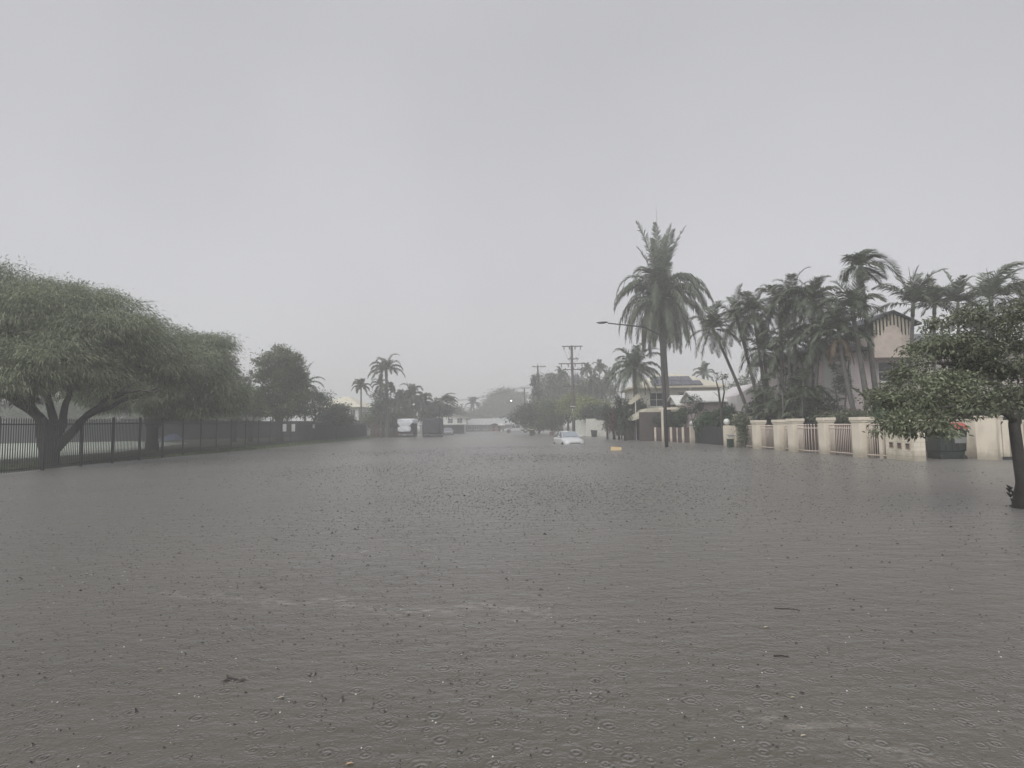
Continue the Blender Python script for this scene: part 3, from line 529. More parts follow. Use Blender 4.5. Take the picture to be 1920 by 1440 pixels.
def gable_roof(w_, d, z, h, ov=.4, th=.1, axis='y', y0=0):
    """ridge along axis; w_ across the ridge"""
    mb = MB(); a = w_ / 2 + ov; k = h / (w_ / 2); zo = z - ov * k
    poly = [(-a, zo), (0, z + h), (a, zo), (a, zo - th), (0, z + h - th * 1.2), (-a, zo - th)]
    for pl in (poly[0:2] + poly[4:6], poly[1:5]):
        if axis == 'y': mb.prism(pl, y0 - ov, y0 + d + ov, 'y')
        else: mb.prism([(p + y0, q) for p, q in pl], -d / 2 - ov, d / 2 + ov, 'x')
    return mb
M_BOARD = mat('cream_weatherboard', (.72, .69, .60), .7, .06, 1, .5, pattern='boards', fine=1.3)
M_BOARDW = mat('white_weatherboard', (.72, .72, .68), .7, .06, 1, .5, pattern='boards', fine=1.3)
M_RCREAM = mat('cream_metal_roof', (.64, .60, .48), .5, .1, .8, .5, pattern='corr', fine=2.2)
M_RWHITE = mat('white_metal_roof', (.66, .66, .63), .5, .1, .8, .5, pattern='corr', fine=2.2, stain=((.4, .4, .37), .6, .4))
M_RGREY = mat('grey_metal_roof', (.40, .42, .40), .5, .12, .6, .5, pattern='corr', fine=2.2)
M_PINK = mat('pink_brick', (.80, .70, .70), .85, .08, 1, .3, pattern='brick', fine=.24)
M_PINKP = mat('pink_render', (.62, .53, .53), .8, .06, 1, .1, 30)
M_PINKC = mat('pale_corrugated', (.68, .64, .64), .5, .08, 1, .6, pattern='corr', fine=2.0)
M_PALING = mat('brown_paling', (.10, .072, .060), .85, .3, 3, .7, pattern='planks', fine=3.3)
M_DOOR = mat('dark_door', (.03, .03, .035), .6)

# cream hip-roofed house behind the left fence
p = W(640, 795, 100); t = thing('hip_roof_house', 'cream highset house with a yellowish hip roof beyond the left fence', 'house', (p.x - .6, 101, .1), R(-8), 'houses along the street')
mb = MB(); mb.box(-4.6, 3.4, 0, 8, -.3, 5.0); mb.build('wall', M_BOARDW, t); o = hip_roof(8, 8, 5.05, 2.0, .7, 1.2).build('roof', M_RCREAM, t); o.location.x = -.6
window(t, 2.4, 3.0, .8, 1.5, 0, 1); window(t, -.6, 3.0, 1.3, 1.3, 0, 1); window(t, -3.2, 3.0, 1.3, 1.3, 0, 1)
mb = MB(); mb.box(3.75, 6.6, .5, 5, 4.2, 4.35); mb.build('awning', M_RGREY, t); mb = MB(); mb.tube([(6.4, .6, -.3), (6.4, .6, 4.2)], .06, 6); mb.build('awning_post', M_WHITE, t)
# red brown fence beyond the end of the picket fence
a = Vector((-21.7, 90, 0)); b = Vector((-17.4, 95, 0)); d = b - a; t = thing('timber_fence', 'reddish brown timber fence left of the white-tarped caravan', 'fence', (a.x, a.y, 0))
for k in range(3):
    mb = MB()
    for j in range(12):
        c = d * ((k + j / 12) / 3); c2 = d * ((k + (j + .85) / 12) / 3); mb.add([(c.x, c.y, -.2), (c2.x, c2.y, -.2), (c2.x, c2.y, 2.3), (c.x, c.y, 2.3), (c.x, c.y + .03, -.2), (c2.x, c2.y + .03, -.2), (c2.x, c2.y + .03, 2.3), (c.x, c.y + .03, 2.3)], [(0, 1, 2, 3), (7, 6, 5, 4), (3, 2, 6, 7), (1, 5, 6, 2), (0, 3, 7, 4)])
    mb.build('paling_panel', mat('red_brown_paling', (.19, .11, .09), .85, .25, 3), t); c = d * (k / 3); mb = MB(); mb.box(c.x - .06, c.x + .06, c.y + .04, c.y + .16, -.3, 2.35); mb.build('post', M_PALING, t)
# low building left with pale wall seen over the fence
p = W(600, 790, 78); t = thing('garden_shed', 'pale low shed glimpsed through leaves under the small sparse tree', 'shed', (p.x, 84, .1), 0)
mb = MB(); mb.box(-2.6, 2.2, 0, 3, -.3, 2.5); mb.build('wall', M_BOARDW, t); mb = MB(); mb.prism([(-2.9, 2.5), (2.5, 2.5), (2.5, 2.62), (-2.9, 2.9)], -.3, 3.3); mb.build('roof', M_RGREY, t)
p = W(345, 786, 98); t = thing('garden_shed', 'white peaked building glimpsed over the pickets right of the huge tree', 'shed', (p.x - 6, 100, .1), 0)
mb = MB(); mb.box(-3, 3, 0, 4, -.3, 2.4); mb.build('wall', M_BOARDW, t); gable_roof(6, 4, 2.4, 1.3).build('roof', M_RWHITE, t)
# two-storey white gabled house
p = W(832, 805, 125); t = thing('gabled_house', 'two storey white house with a broad pale gable behind the caravans', 'house', (p.x + .5, 125, 0), R(4), 'houses along the street')
mb = MB(); mb.box(-5.6, 4.2, 0, 8, 1.9, 3.5); mb.prism([(-5.6, 3.5), (4.2, 3.5), (-.7, 4.7)], .002, 7.998); mb.build('wall', M_BOARDW, t)
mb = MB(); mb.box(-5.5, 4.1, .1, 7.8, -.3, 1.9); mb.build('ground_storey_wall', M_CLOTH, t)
g = gable_roof(9.8, 8, 3.5, 1.25, .7); o = g.build('roof', M_RWHITE, t); o.location.x = -.7
mb = MB(); mb.prism([(-5.9, 1.85), (4.5, 1.85), (4.5, 1.98), (-5.9, 1.98)], -.9, -.02); mb.build('awning', M_RGREY, t)
for x in (-4.2, -1.7, .9, 2.9): window(t, x, 2.3, 1.0, .9, 0, 1)
for x in (-5.2, 4.0): mb = MB(); mb.box(x - .06, x + .06, -.85, -.73, -.3, 1.85); mb.build('verandah_post', M_WHITE, t)
# long low grey-roofed house across the end
p = W(915, 806, 165); t = thing('long_low_house', 'long low house with a pale grey hip roof closing the end of the street', 'house', (p.x, 165, 0), 0, 'houses along the street')
mb = MB(); mb.box(-7.4, 7.4, 0, 7, -.3, 1.9); mb.build('wall', mat('grey_wall', (.16, .15, .14), .8), t); o = hip_roof(14.6, 7, 1.95, 1.75, .8, 9.4).build('roof', M_RGREY, t)
for x in (-5.2, -3.2, -.8): window(t, x, .7, 1.1, .8, 0, 1)
mb = MB(); mb.box(1.0, 3.6, -.05, -.005, -.2, 1.6); mb.build('garage_door', mat('reddish_door', (.20, .13, .12), .7, .15), t)
p = W(1000, 802, 168); t = thing('low_house', 'grey roof end of a low house showing behind the white utility truck', 'house', (p.x - 3, 172, 0), 0, 'houses along the street')
mb = MB(); mb.box(-4, 4, 0, 6, -.3, 1.9); mb.build('wall', mat('grey_wall', (.16, .15, .14), .8), t); hip_roof(8, 6, 1.9, 1.4, .6).build('roof', M_RGREY, t)
# cream two-storey house with solar panels (right)
p = W(1275, 800, 62); t = thing('solar_roof_house', 'cream two storey house with solar panels on its hip roof behind the tall palm', 'house', (p.x + .2, 62, .65), R(-4), 'houses along the street')
mb = MB(); mb.box(-4.9, 4.1, 0, 8, -1, 4.75); mb.build('wall', M_BOARD, t)
ro = hip_roof(9.0, 8, 4.8, 1.7, .6, 2.6).build('roof', M_RCREAM, t); ro.location.x = -.4
s = MB(); s.box(-5.5, 4.7, -.62, -.50, 4.62, 4.79); s.build('gutter', M_CREAM, t)
sl = math.atan2(1.7, 4.6)
for k in range(9):                                     # panels lying on the front slope
    col, row = k % 5, k // 5; x0 = -3.0 + col * 1.06 + row * .3
    a, b = (.15 + row * 1.7), (.15 + row * 1.7 + 1.6)
    f = lambda s_, o_: (-.6 + s_ * math.cos(sl) - o_ * math.sin(sl), 4.8 + s_ * math.sin(sl) + o_ * math.cos(sl))
    q = [f(a, .05), f(b, .05), f(b, .10), f(a, .10)]; mb = MB(); mb.prism(q, x0, x0 + 1.0, 'x'); mb.build('solar_panel', mat('solar_panel', (.06, .06, .085), .2, .1), t)
window(t, -2.55, 2.75, 1.35, 1.35, 0, 1); window(t, .1, 2.9, .5, 1.1, 0, 0, hood=True); window(t, -1.0, 2.7, .8, .9, 0, 1); window(t, 2.35, 3.2, .9, .7, 0, 1); window(t, 1.5, 3.2, .35, .55, 0, 0); window(t, 3.6, 3.1, .6, .9, 0, 0)
mb = MB(); mb.tube([(.9, -.56, 4.62), (.9, -.56, 4.2), (.9, -.06, 3.9), (.9, -.06, -.2)], .045, 6); mb.build('downpipe', M_WHITE, t)
# carport and gabled porch roofs in front
p = W(1222, 800, 54); t = thing('carport', 'carport with a curved cream roof in front of the solar panel house', 'carport', (p.x, 54, 0), 0)
mb = MB(); mb.prism([(-1.7, 1.95), (-1.1, 2.4), (-.4, 2.95), (.9, 3.1), (2.7, 3.1), (2.7, 2.45), (0, 2.35), (-1.7, 1.85)], 0, 3.5); mb.build('roof', M_RCREAM, t)
for x in (-.1, 2.4): mb = MB(); mb.box(x - .07, x + .07, .1, .24, -.4, 2.36); mb.build('post', M_CREAM, t)
mb = MB(); mb.box(-1.7, 2.7, 3.2, 3.4, -.4, 2.2); mb.build('back_wall', mat('brown_back_wall', (.09, .075, .07), .9, .2), t)  # even dark brown wall closing the back of the carport
p = W(1262, 800, 50); t = thing('porch', 'white roofed porch with a small front gable and cream posts', 'porch', (p.x, 50, 0), 0)
o = gable_roof(3.2, 3.4, 3.25, .78, .2, axis='x', y0=1.6).build('gable_roof', M_RWHITE, t); o.location.x = 2.15
mb = MB(); mb.prism([(.1, 3.2), (3.1, 3.2), (1.6, 3.94)], .5, .56, 'x'); mb.build('gable_end', mat('grey_board', (.50, .51, .48), .7), t)
mb = MB(); mb.box(.5, 3.9, .1, .2, 2.6, 3.2); mb.build('fascia_wall', M_CREAM, t)
mb = MB(); mb.box(-1.2, 1.9, -.3, -.18, 2.72, 2.9); mb.build('beam', M_CREAM, t)
for x in (-.95, .85): mb = MB(); mb.box(x - .08, x + .08, -.3, -.14, -.4, 2.715); mb.build('post', M_CREAM, t)
mb = MB(); mb.box(-2.2, 4.4, 3.0, 3.15, -.4, 2.6); mb.build('back_wall', mat('brown_back_wall', (.09, .075, .07), .9), t)
p = W(1352, 800, 46); t = thing('garage', 'garage with a big white sloping metal roof beside the pale pink wing', 'garage', (p.x, 46, 0), 0)
o = gable_roof(4.4, 5.2, 3.35, .85, .25, axis='x', y0=2.2).build('roof', M_RWHITE, t); o.location.x = .85
mb = MB(); mb.prism([(.05, 3.3), (4.35, 3.3), (2.2, 4.12)], -1.75, -1.7, 'x'); mb.build('gable_end', mat('grey_board', (.50, .51, .48), .7), t)
mb = MB(); mb.box(-1.7, 3.3, .05, 4.3, -.4, 3.28); mb.build('wall', mat('mauve_wall', (.34, .28, .28), .8, .1), t)
mb = MB(); mb.box(-1.3, 2.8, .0, .046, -.3, 2.4); mb.build('garage_door', M_DOOR, t)
# pale pink wing
p = W(1385, 800, 44); t = thing('pink_wing', 'single storey pale pink wing with ribbed upper cladding behind the leaning palms', 'house', (p.x, 44, 0), 0)
mb = MB(); mb.box(0, 5.6, 0, 5, -.4, 2.35); mb.build('wall', M_PINKP, t); mb = MB(); mb.prism([(-.12, 2.38), (5.7, 2.38), (5.7, 4.6), (1.5, 4.5), (-.12, 3.55)], -.12, 5); mb.build('upper_cladding', M_PINKC, t)
window(t, 2.0, .9, .7, 1.4, 0, 1)
# big pink brick house with a tower
p = W(1575, 800, 35); hx = p.x; t = thing('pink_brick_house', 'two storey pink brick house with a striped gable tower behind the palms', 'house', (hx, 35, 0), 0, 'houses along the street')
mb = MB(); mb.box(-1.2, 12, 0, 8, -.4, 5.65); mb.build('wall', M_PINK, t)
mb = MB(); mb.box(-2.2, 1.6, -.9, -.72, 5.7, 5.86); mb.build('gutter', M_DKTRIM, t)
ro = hip_roof(13.2, 8, 5.8, 1.5, .7, 6).build('roof', mat('dark_metal_roof', (.10, .11, .12), .5, .1, 1, .5, pattern='corr', fine=2.2), t); ro.location.x = 5.4
z0 = 5.5; mb = MB(); mb.box(1.62, 4.0, -1.1, 2, 5.2, 6.5); mb.build('tower_wall', mat('cream_tower', (.74, .64, .57), .8), t)
mb = MB(); mb.box(1.7, 3.92, -.8, 2, 6.5, 7.3); mb.prism([(1.7, 7.3), (3.92, 7.3), (2.81, 7.9)], -.798, 1.99); mb.build('gable_backing', M_DKTRIM, t)
mb = MB()
for k in range(11):
    x = 1.72 + k * .212; u = abs(x + .04 - 2.81) / 1.1; zt = 7.86 - .52 * u; zb = 6.5 + (.62 * max(0, 1 - (abs(x + .04 - 2.81) / .62) ** 2) if u < .62 else 0); mb.box(x, x + .10, -1.0, -.94, zb, zt)
mb.build('striped_gable', M_CREAM, t)
mb = MB(); mb.prism([(2.81 + .55 * math.cos(a_ * math.pi / 10), 6.5 + .62 * math.sin(a_ * math.pi / 10)) for a_ in range(11)], -.99, -.9); mb.build('arch_panel', mat('cream_tower', (.62, .52, .45), .8), t)
gr = gable_roof(2.6, 3.2, 7.35, .62, .3, .12, y0=-.9); o = gr.build('tower_roof', M_DKTRIM, t); o.location.x = 2.81
mb = MB(); mb.box(.75, .85, -.1, -.004, -.2, 5.6); mb.build('downpipe', M_WHITE, t)
mb = MB(); mb.box(-.8, .0, -.03, -.004, -.2, 5.6); mb.build('corner_strip', M_WHITE, t)
window(t, 3.3, 3.9, 1.7, 1.1, 0, 1, hood=False);  window(t, 7.4, 3.8, 1.6, 1.2, 0, 1)
mb = MB(); mb.box(2.0, 3.4, -.05, -.004, -.1, 2.05)
lat = mb.build('lattice_screen', mat('lattice', (.30, .27, .29), .7), t); mb = MB()
for k in range(-14, 15):
    for sg in (1, -1):
        a0 = (2.7 + k * .12 - sg * 1.1, -.1); a1 = (2.7 + k * .12 + sg * 1.1, 2.05)
        def clip(u): return a0[0] + (a1[0] - a0[0]) * u
        us = [u / 40 for u in range(41) if 2.0 <= clip(u / 40) <= 3.4]
        if len(us) > 2: u0, u1 = us[0], us[-1]; mb.tube([(clip(u0), -.065, -.1 + 2.15 * u0), (clip(u1), -.065, -.1 + 2.15 * u1)], .012, 4)
mb.build('slat', M_PINKC, lat)
mb = MB(); mb.box(3.4, 3.5, -.08, -.004, -.2, 2.15); mb.build('post', M_WHITE, t)
mb = MB(); mb.box(-.9, .5, -1.9, -.7, 1.6, 1.75); [None]
mb = MB(); mb.box(2.6, 6.8, -1.6, -.2, 2.55, 2.72); mb.box(2.2, 6.8, -1.75, -1.6, 2.5, 2.78); mb.build('awning', M_DKTRIM, t)
# brown paling fence in front of it
pts = [W(1372, 770, 36), W(1660, 770, 30.5)]; a = Vector((15.9, 40, 0)); b = Vector((18.6, 29, 0)); t = thing('paling_fence', 'dark brown timber paling fence with scalloped top behind the cream pillars', 'fence', a)
d = (b - a); n_ = 5
for k in range(n_):
    mb = MB(); m_ = 20
    for j in range(m_):
        u = (k + j / m_) / n_; c = d * u; c2 = d * (u + .82 / m_ / n_); sc = .22 * (2 * (j + .5) / m_ - 1) ** 2
        mb.add([(c.x, c.y, -.3), (c2.x, c2.y, -.3), (c2.x, c2.y, 2.05 + sc), (c.x, c.y, 2.05 + sc), (c.x, c.y + .02, -.3), (c2.x, c2.y + .02, -.3), (c2.x, c2.y + .02, 2.05 + sc), (c.x, c.y + .02, 2.05 + sc)], [(0, 1, 2, 3), (7, 6, 5, 4), (3, 2, 6, 7), (0, 3, 7, 4), (1, 5, 6, 2)])
    mb.build('paling_panel', M_PALING, t); c = d * (k / n_); mb = MB(); mb.box(c.x - .05, c.x + .05, c.y + .03, c.y + .13, -.4, 2.1); mb.build('post', M_PALING, t)
# ================================================================ CREAM PILLARS, GATES AND WALL
pil = {}
def pillar(x_px, y_px, top_px, wd, label):
    p = G(x_px, y_px); h = W(x_px, top_px, p.y).z; t = thing('gate_pillar', label, 'pillar', (p.x + wd / 2, p.y + wd / 2, 0), R(3), 'cream rendered gate pillars'); a = wd / 2
    mb = MB(); mb.box(-a, a, -a, a, -.5, h - .22, .012); mb.build('shaft', M_CREAM, t)
    mb = MB(); mb.box(-a - .03, a + .03, -a - .03, a + .03, h - .22, h - .15, .01); mb.box(-a - .06, a + .06, -a - .06, a + .06, h - .147, h, .015); mb.build('cap', M_CREAM, t)
    return t, h
P1 = pillar(1419, 842, 788, .55, 'cream pillar farthest from the mailbox wall, beside the dark bush')
P2 = pillar(1460, 845, 787, .55, 'cream pillar, farther one of the close pair')
P3 = pillar(1488, 847.5, 785, .55, 'cream pillar, nearer one of the close pair')
P4 = pillar(1547, 852, 783, .5, 'cream pillar between the curved railing and the straight bar gate')
P5 = pillar(1614, 858, 782, .58, 'largest looking cream pillar, nearest to the mailbox wall')
def railing(name, label, a, b, h0, h1, bulge=0, sp=.115, low=.12, group='cream bar railings between the pillars'):
    a = Vector(a); b = Vector(b); a.z = b.z = 0; t = thing(name, label, 'gate' if 'gate' in name else 'railing', a, 0, group); d = b - a; n = max(2, int(d.length / sp)); nn = Vector((d.y, -d.x, 0)).normalized()
    if nn.x > 0: nn = -nn
    def at(u): return d * u + nn * bulge * math.sin(math.pi * u)
    for z, nm in ((h1 - .20, 'top_rail'), (low, 'bottom_rail')):
        mb = MB(); mb.tube([at(k / 10) + Vector((0, 0, z)) for k in range(11)], .026, 5); mb.build(nm, M_RAIL, t)
    for k in range(n):
        u = (k + .5) / n; c = at(u); mb = MB(); mb.tube([(c.x, c.y, -.1), (c.x, c.y, h1 - .08)], .015, 6); mb.ball((c.x, c.y, h1 - .035), .042, 6); mb.build('bar', M_RAIL, t, True)
def pc(P, dx=0, dy=0): l = P[0].location; return (l.x + dx, l.y + dy, 0)
railing('narrow_gate', 'narrow pedestrian gate of cream bars between the farthest pillar and the close pair', pc(P1, 0, -.3), pc(P2, 0, .3), 0, 1.38)
railing('bar_railing', 'short strip of bars squeezed between the close pair of cream pillars', pc(P2, .1, -.3), pc(P3, .1, .3), 0, 1.38)
railing('bar_railing', 'outward curving cream bar railing between two pillars', pc(P3, 0, -.3), pc(P4, 0, .27), 0, 1.42, .28, sp=.17)
railing('bar_gate', 'straight cream bar gate left of the largest looking pillar', pc(P4, 0, -.27), pc(P5, 0, .3), 0, 1.42, .05, sp=.13)
mwl, mwr = G(1662, 860.5), G(1716, 865.5)
railing('bar_railing', 'leaning cream bars between the largest looking pillar and the mailbox wall', pc(P5, 0, -.3), (mwl.x + .1, mwl.y, 0), 0, 1.42, .0, sp=.12)
railing('bar_railing', 'short cream bars half hidden by the dark bush left of the farthest pillar', pc(P1, -.15, 1.6), pc(P1, 0, .3), 0, 1.38)
# dark low brown wall seen behind bars
a, b = Vector(pc(P1, .8, 1)), Vector(pc(P5, .9, -1)); t = thing('backing_wall', 'low brown wall running behind the cream bar railings', 'wall', (a.x, a.y, 0))
d = b - a; mb = MB(); mb.add([(0, 0, -.4), (d.x, d.y, -.4), (d.x, d.y, 1.3), (0, 0, 1.3), (.15, 0, -.4), (d.x + .15, d.y, -.4), (d.x + .15, d.y, 1.3), (.15, 0, 1.3)], [(0, 1, 2, 3), (7, 6, 5, 4), (3, 2, 6, 7), (0, 4, 5, 1), (0, 3, 7, 4), (1, 5, 6, 2)]); mb.build('wall', mat('brown_wall', (.14, .105, .095), .85, .25, 1.2, .3, 20), t)
# mailbox wall
d = mwr - mwl; L_ = d.length; ang = math.atan2(d.y, d.x); t = thing('mailbox_wall', 'cream block wall with small square mail slots facing the road', 'wall', (mwl.x, mwl.y, 0), ang)
H_ = W(1700, 797, 22.5).z; mb = MB(); mb.box(0, L_, 0, .42, -.5, H_, .01); mb.build('wall', M_CREAMB, t); mb = MB(); mb.box(-.04, L_ + .04, -.04, .46, H_, H_ + .08, .01); mb.build('coping', M_CREAM, t)
for x, z in ((.40, .46), (.90, .45), (1.40, .44), (1.40, 1.02)):
    mb = MB(); mb.box(x - .14, x + .14, -.02, .03, z, z + .24); s_ = mb.build('mail_slot', mat('slot_surround', (.45, .38, .30), .6), t)
    mb = MB(); mb.box(x - .10, x + .10, -.026, -.005, z + .03, z + .22); mb.build('slot_door', mat('brown_flap', (.16, .11, .09), .5), s_); mb = MB(); mb.box(x - .10, x + .10, -.034, -.027, z + .155, z + .215); mb.build('slot_opening', M_BLACK, s_)
# bin alcove: side return, back wall, broad pier
e = mwr; q0 = G(1758, 860); q1 = G(1835, 861.5); q2 = G(1872, 863)
def wallseg(name, label, a, b, H, th=.2, m=M_CREAM, cat='wall'):
    a = Vector(a); b = Vector(b); d = b - a; t = thing(name, label, cat, (a.x, a.y, 0), math.atan2(d.y, d.x)); mb = MB(); mb.box(0, d.length, 0, th, -.5, H, .008); mb.build('wall', m, t); mb = MB(); mb.box(-.03, d.length + .03, -.03, th + .03, H, H + .06, .008); mb.build('coping', m, t); return t
wallseg('alcove_wall', 'plain cream wall at the back of the bin recess', (mwr.x + .05, mwr.y + 2.0, 0), (q1.x + 1.3, q1.y + 1.5, 0), 1.50)
wallseg('alcove_wall', 'narrow side return of the bin recess behind the mailbox wall corner', (mwr.x + .62, mwr.y + .3, 0), (mwr.x + .62, mwr.y + 1.9, 0), 1.50)
wallseg('alcove_wall', 'broad cream pier right of the big bin', (q1.x - .05, q1.y, 0), (q2.x, q2.y, 0), 1.62, .6)
t = thing('slat_gate', 'pale slatted gate between the broad pier and the leaning trunk', 'gate', (q2.x, q2.y + .1, 0), 0)
mb = MB(); mb.box(.0, 4.2, .06, .1, -.02, .12); mb.build('bottom_rail', M_DKTRIM, t); mb = MB(); mb.box(0, 4.2, .06, .1, 1.3, 1.4); mb.build('top_rail', M_DKTRIM, t)
for k in range(15):
    mb = MB(); mb.box(.03 + k * .28, .03 + k * .28 + .235, 0, .045, .12, 1.5); mb.build('slat', M_CREAM, t)
# ---- big wheeled bin
bx0 = G(1762, 861); bx1 = G(1832, 862); bw = (bx1 - bx0).length; Yb = bx0.y - .1; t = thing('wheeled_dumpster', 'large dark green wheeled rubbish bin with red lid in the cream recess', 'bin', ((bx0.x + bx1.x) / 2 , Yb, 0), R(-2))
M_BIN = mat('bin_green', (.028, .04, .034), .45, .15); M_RED = mat('bin_red', (.42, .09, .07), .45, .15)
mb = MB(); vs = []
for z, s_ in ((.02, .82), (.30, .86), (.31, .92), (1.05, 1.0), (1.06, 1.05), (1.16, 1.05)):
    a, b = bw / 2 * s_, .42 * s_; vs += [(-a, .45 - b, z), (a, .45 - b, z), (a, .45 + b, z), (-a, .45 + b, z)]
mb.add(vs, [(i * 4 + k, i * 4 + (k + 1) % 4, i * 4 + 4 + (k + 1) % 4, i * 4 + 4 + k) for i in range(5) for k in range(4)] + [(3, 2, 1, 0), (20, 21, 22, 23)])
for k in range(5): x = -bw * .4 + k * bw * .2; mb.box(x - .025, x + .025, .02, .06, .33, 1.02)
mb.build('body', M_BIN, t, bev=.01)
mb = MB(); mb.prism([(-.02, 1.165), (.93, 1.165), (.93, 1.25), (.55, 1.42), (.25, 1.42), (-.02, 1.25)], -bw / 2 * 1.05, bw / 2 * 1.05, 'x'); lid = mb.build('lid', M_RED, t, bev=.015)
mb = MB(); [mb.box(x - .05, x + .05, -.05, .0, 1.14, 1.30) for x in (-.33, 0, .33)]; mb.build('lid_catch', M_BIN, t)
mb = MB(); mb.box(-bw * .34, -bw * .16, .008, .02, .98, 1.05); mb.build('red_label', mat('label_pink', (.7, .45, .45), .5), t)
mb = MB(); mb.box(bw * .06, bw * .46, .008, .022, .62, .86); mb.build('grey_notice', mat('label_grey', (.24, .25, .24), .5), t)
mb = MB(); [mb.tube([(x * bw / 2, -.06, 1.0), (x * bw / 2, -.06, 1.12)], .02, 6) for x in (-1.0, 1.0)]; mb.tube([(-bw / 2, -.06, 1.1), (bw / 2, -.06, 1.1)], .016, 6); mb.build('handle', M_BIN, t)
for x in (-.36, .36):
    mb = MB(); mb.tube([(x * bw, -.0, .05), (x * bw, .07, .05)], .1, 12); mb.build('wheel', M_BLACK, t)
# ---- left group: globe pillars, dark gate, brown slatted fence
for x, y, yt, rr, lab in ((1300, 830.5, 799, .19, 'cream pillar with white globe lamp left of the dark driveway gate'), (1375, 836.5, 797.5, .21, 'broad cream pillar with white globe lamp right of the dark driveway gate')):
    p = G(x, y); h = W(x, yt, p.y).z; big = x > 1350; a = .42 if big else .19; t = thing('globe_pillar', lab, 'pillar', (p.x, p.y + a, 0), 0, 'globe lamp pillars'); mb = MB(); mb.box(-a, a, -a * .5, a * .5, -.5, h, .01); mb.build('shaft', M_CREAM, t)
    ox = -a + .2 if big else 0; mb = MB(); mb.lathe([(.07, h), (.07, h + .05)], (ox, 0, 0), 12); mb.build('lamp_base', M_BLACK, t); mb = MB(); mb.ball((ox, 0, h + .04 + rr * .95), rr, 14); mb.build('globe', mat('white_globe', (.78, .78, .76), .3), t, True)
pg = G(1302, 831); pg2 = G(1362, 835.5); a = Vector((pg.x + .2, pg.y + .25, 0)); b = Vector((pg2.x, pg2.y + .25, 0)); d = b - a
t = thing('driveway_gate', 'dark sliding driveway gate between the two globe lamp pillars', 'gate', a, math.atan2(d.y, d.x)); mb = MB(); n_ = 22
for k in range(n_): mb.box(d.length * k / n_ + .01, d.length * (k + .86) / n_, 0, .025, -.1, 1.12 + .22 * math.sin(math.pi * k / n_))
mb.build('slats', mat('dark_gate_board', (.035, .033, .036), .7, .2), t); mb = MB(); mb.box(0, d.length, .03, .07, .1, .18); mb.box(0, d.length, .03, .07, .95, 1.03); mb.build('frame', M_BLACK, t)
# letterbox and green panel by broad pillar
p = G(1369, 837.5); t = thing('letterbox', 'white letterbox shelf fixed low on the broad globe lamp pillar', 'letterbox', (p.x, p.y - .05, .62)); mb = MB(); mb.box(-.24, .24, -.2, 0, 0, .13, .01); mb.build('box', M_WHITE, t); mb = MB(); mb.box(-.26, .26, -.22, .02, .133, .16); mb.build('lid', M_WHITE, t); mb = MB(); mb.box(-.18, .18, -.206, -.2, .06, .085); mb.build('slot', M_BLACK, t)
p = G(1368.5, 838.5); t = thing('green_box', 'dark green upright box standing in water under the white letterbox', 'box', (p.x, p.y - .1, -.3)); mb = MB(); mb.box(-.17, .17, -.15, .15, 0, .78, .02); mb.build('body', mat('box_green', (.02, .05, .03), .5, .2), t); mb = MB(); mb.box(-.19, .19, -.17, .17, .783, .82, .01); mb.build('lid', mat('box_green', (.03, .10, .05), .5), t)
p0 = G(1382, 838); t = thing('corner_post', 'tall narrow cream post beside the broad globe lamp pillar', 'post', (p0.x + .15, p0.y + .3, 0)); mb = MB(); mb.box(-.13, .13, -.13, .13, -.5, 1.75 + .25, .01); mb.build('shaft', M_CREAM, t); mb = MB(); mb.box(-.16, .16, -.16, .16, 2.003, 2.06); mb.build('cap', M_CREAM, t)
wallseg('garden_wall', 'short cream wall end behind the dark bush and tall narrow post', (p0.x + .3, p0.y + .6, 0), (p0.x + 1.3, p0.y + .6, 0), 1.9)
# brown fence with cream posts
fp = [(1216, 826, 795), (1229, 827, 801), (1243.5, 828, 801), (1258.5, 829, 801), (1270, 829.5, 802), (1281, 830, 801)]
a = G(1214, 826); b = G(1296, 830.5); d = b - a; t = thing('brown_fence', 'low brown board fence with cream uprights behind the lamp post foot', 'fence', (a.x, a.y + .1, 0))
d.y = b.y - a.y; mb = MB(); n_ = 44
for k in range(n_):
    c = d * (k / n_); c2 = d * ((k + .88) / n_); mb.add([(c.x, c.y, -.2), (c2.x, c2.y, -.2), (c2.x, c2.y, 1.22), (c.x, c.y, 1.22), (c.x, c.y + .03, -.2), (c2.x, c2.y + .03, -.2), (c2.x, c2.y + .03, 1.22), (c.x, c.y + .03, 1.22)], [(0, 1, 2, 3), (7, 6, 5, 4), (3, 2, 6, 7), (1, 5, 6, 2), (0, 3, 7, 4)])
mb.build('boards', mat('purple_brown_board', (.12, .08, .085), .8, .25, 3), t)
for x, y, yt in fp:
    p = G(x, y); h = W(x, yt, p.y).z; wd = .075 if x != 1270 else .04; c = Vector((p.x - a.x, p.y - a.y - .12, 0)); mb = MB(); mb.box(c.x - wd, c.x + wd, c.y - wd, c.y + wd, -.4, h, .006); mb.build('upright', M_CREAM, t)
p = G(1216, 826); t = thing('entry_post', 'tall cream entry post with a wide cap at the left end of the brown fence', 'post', (p.x + .05, p.y + .3, 0)); mb = MB(); mb.box(-.12, .12, -.12, .12, -.4, 2.2, .01); mb.box(.12, .55, -.1, .1, 1.45, 2.2); mb.build('shaft', M_CREAM, t); mb = MB(); mb.box(-.35, 1.1, -.25, .25, 2.203, 2.42, .01); mb.build('cap', M_CONC, t)
p = G(1286.5, 829); t = thing('street_number_sign', 'narrow white sign with dark marks hung left of the globe lamp pillar', 'sign', (p.x - .02, p.y - .25, .55)); h0 = .0
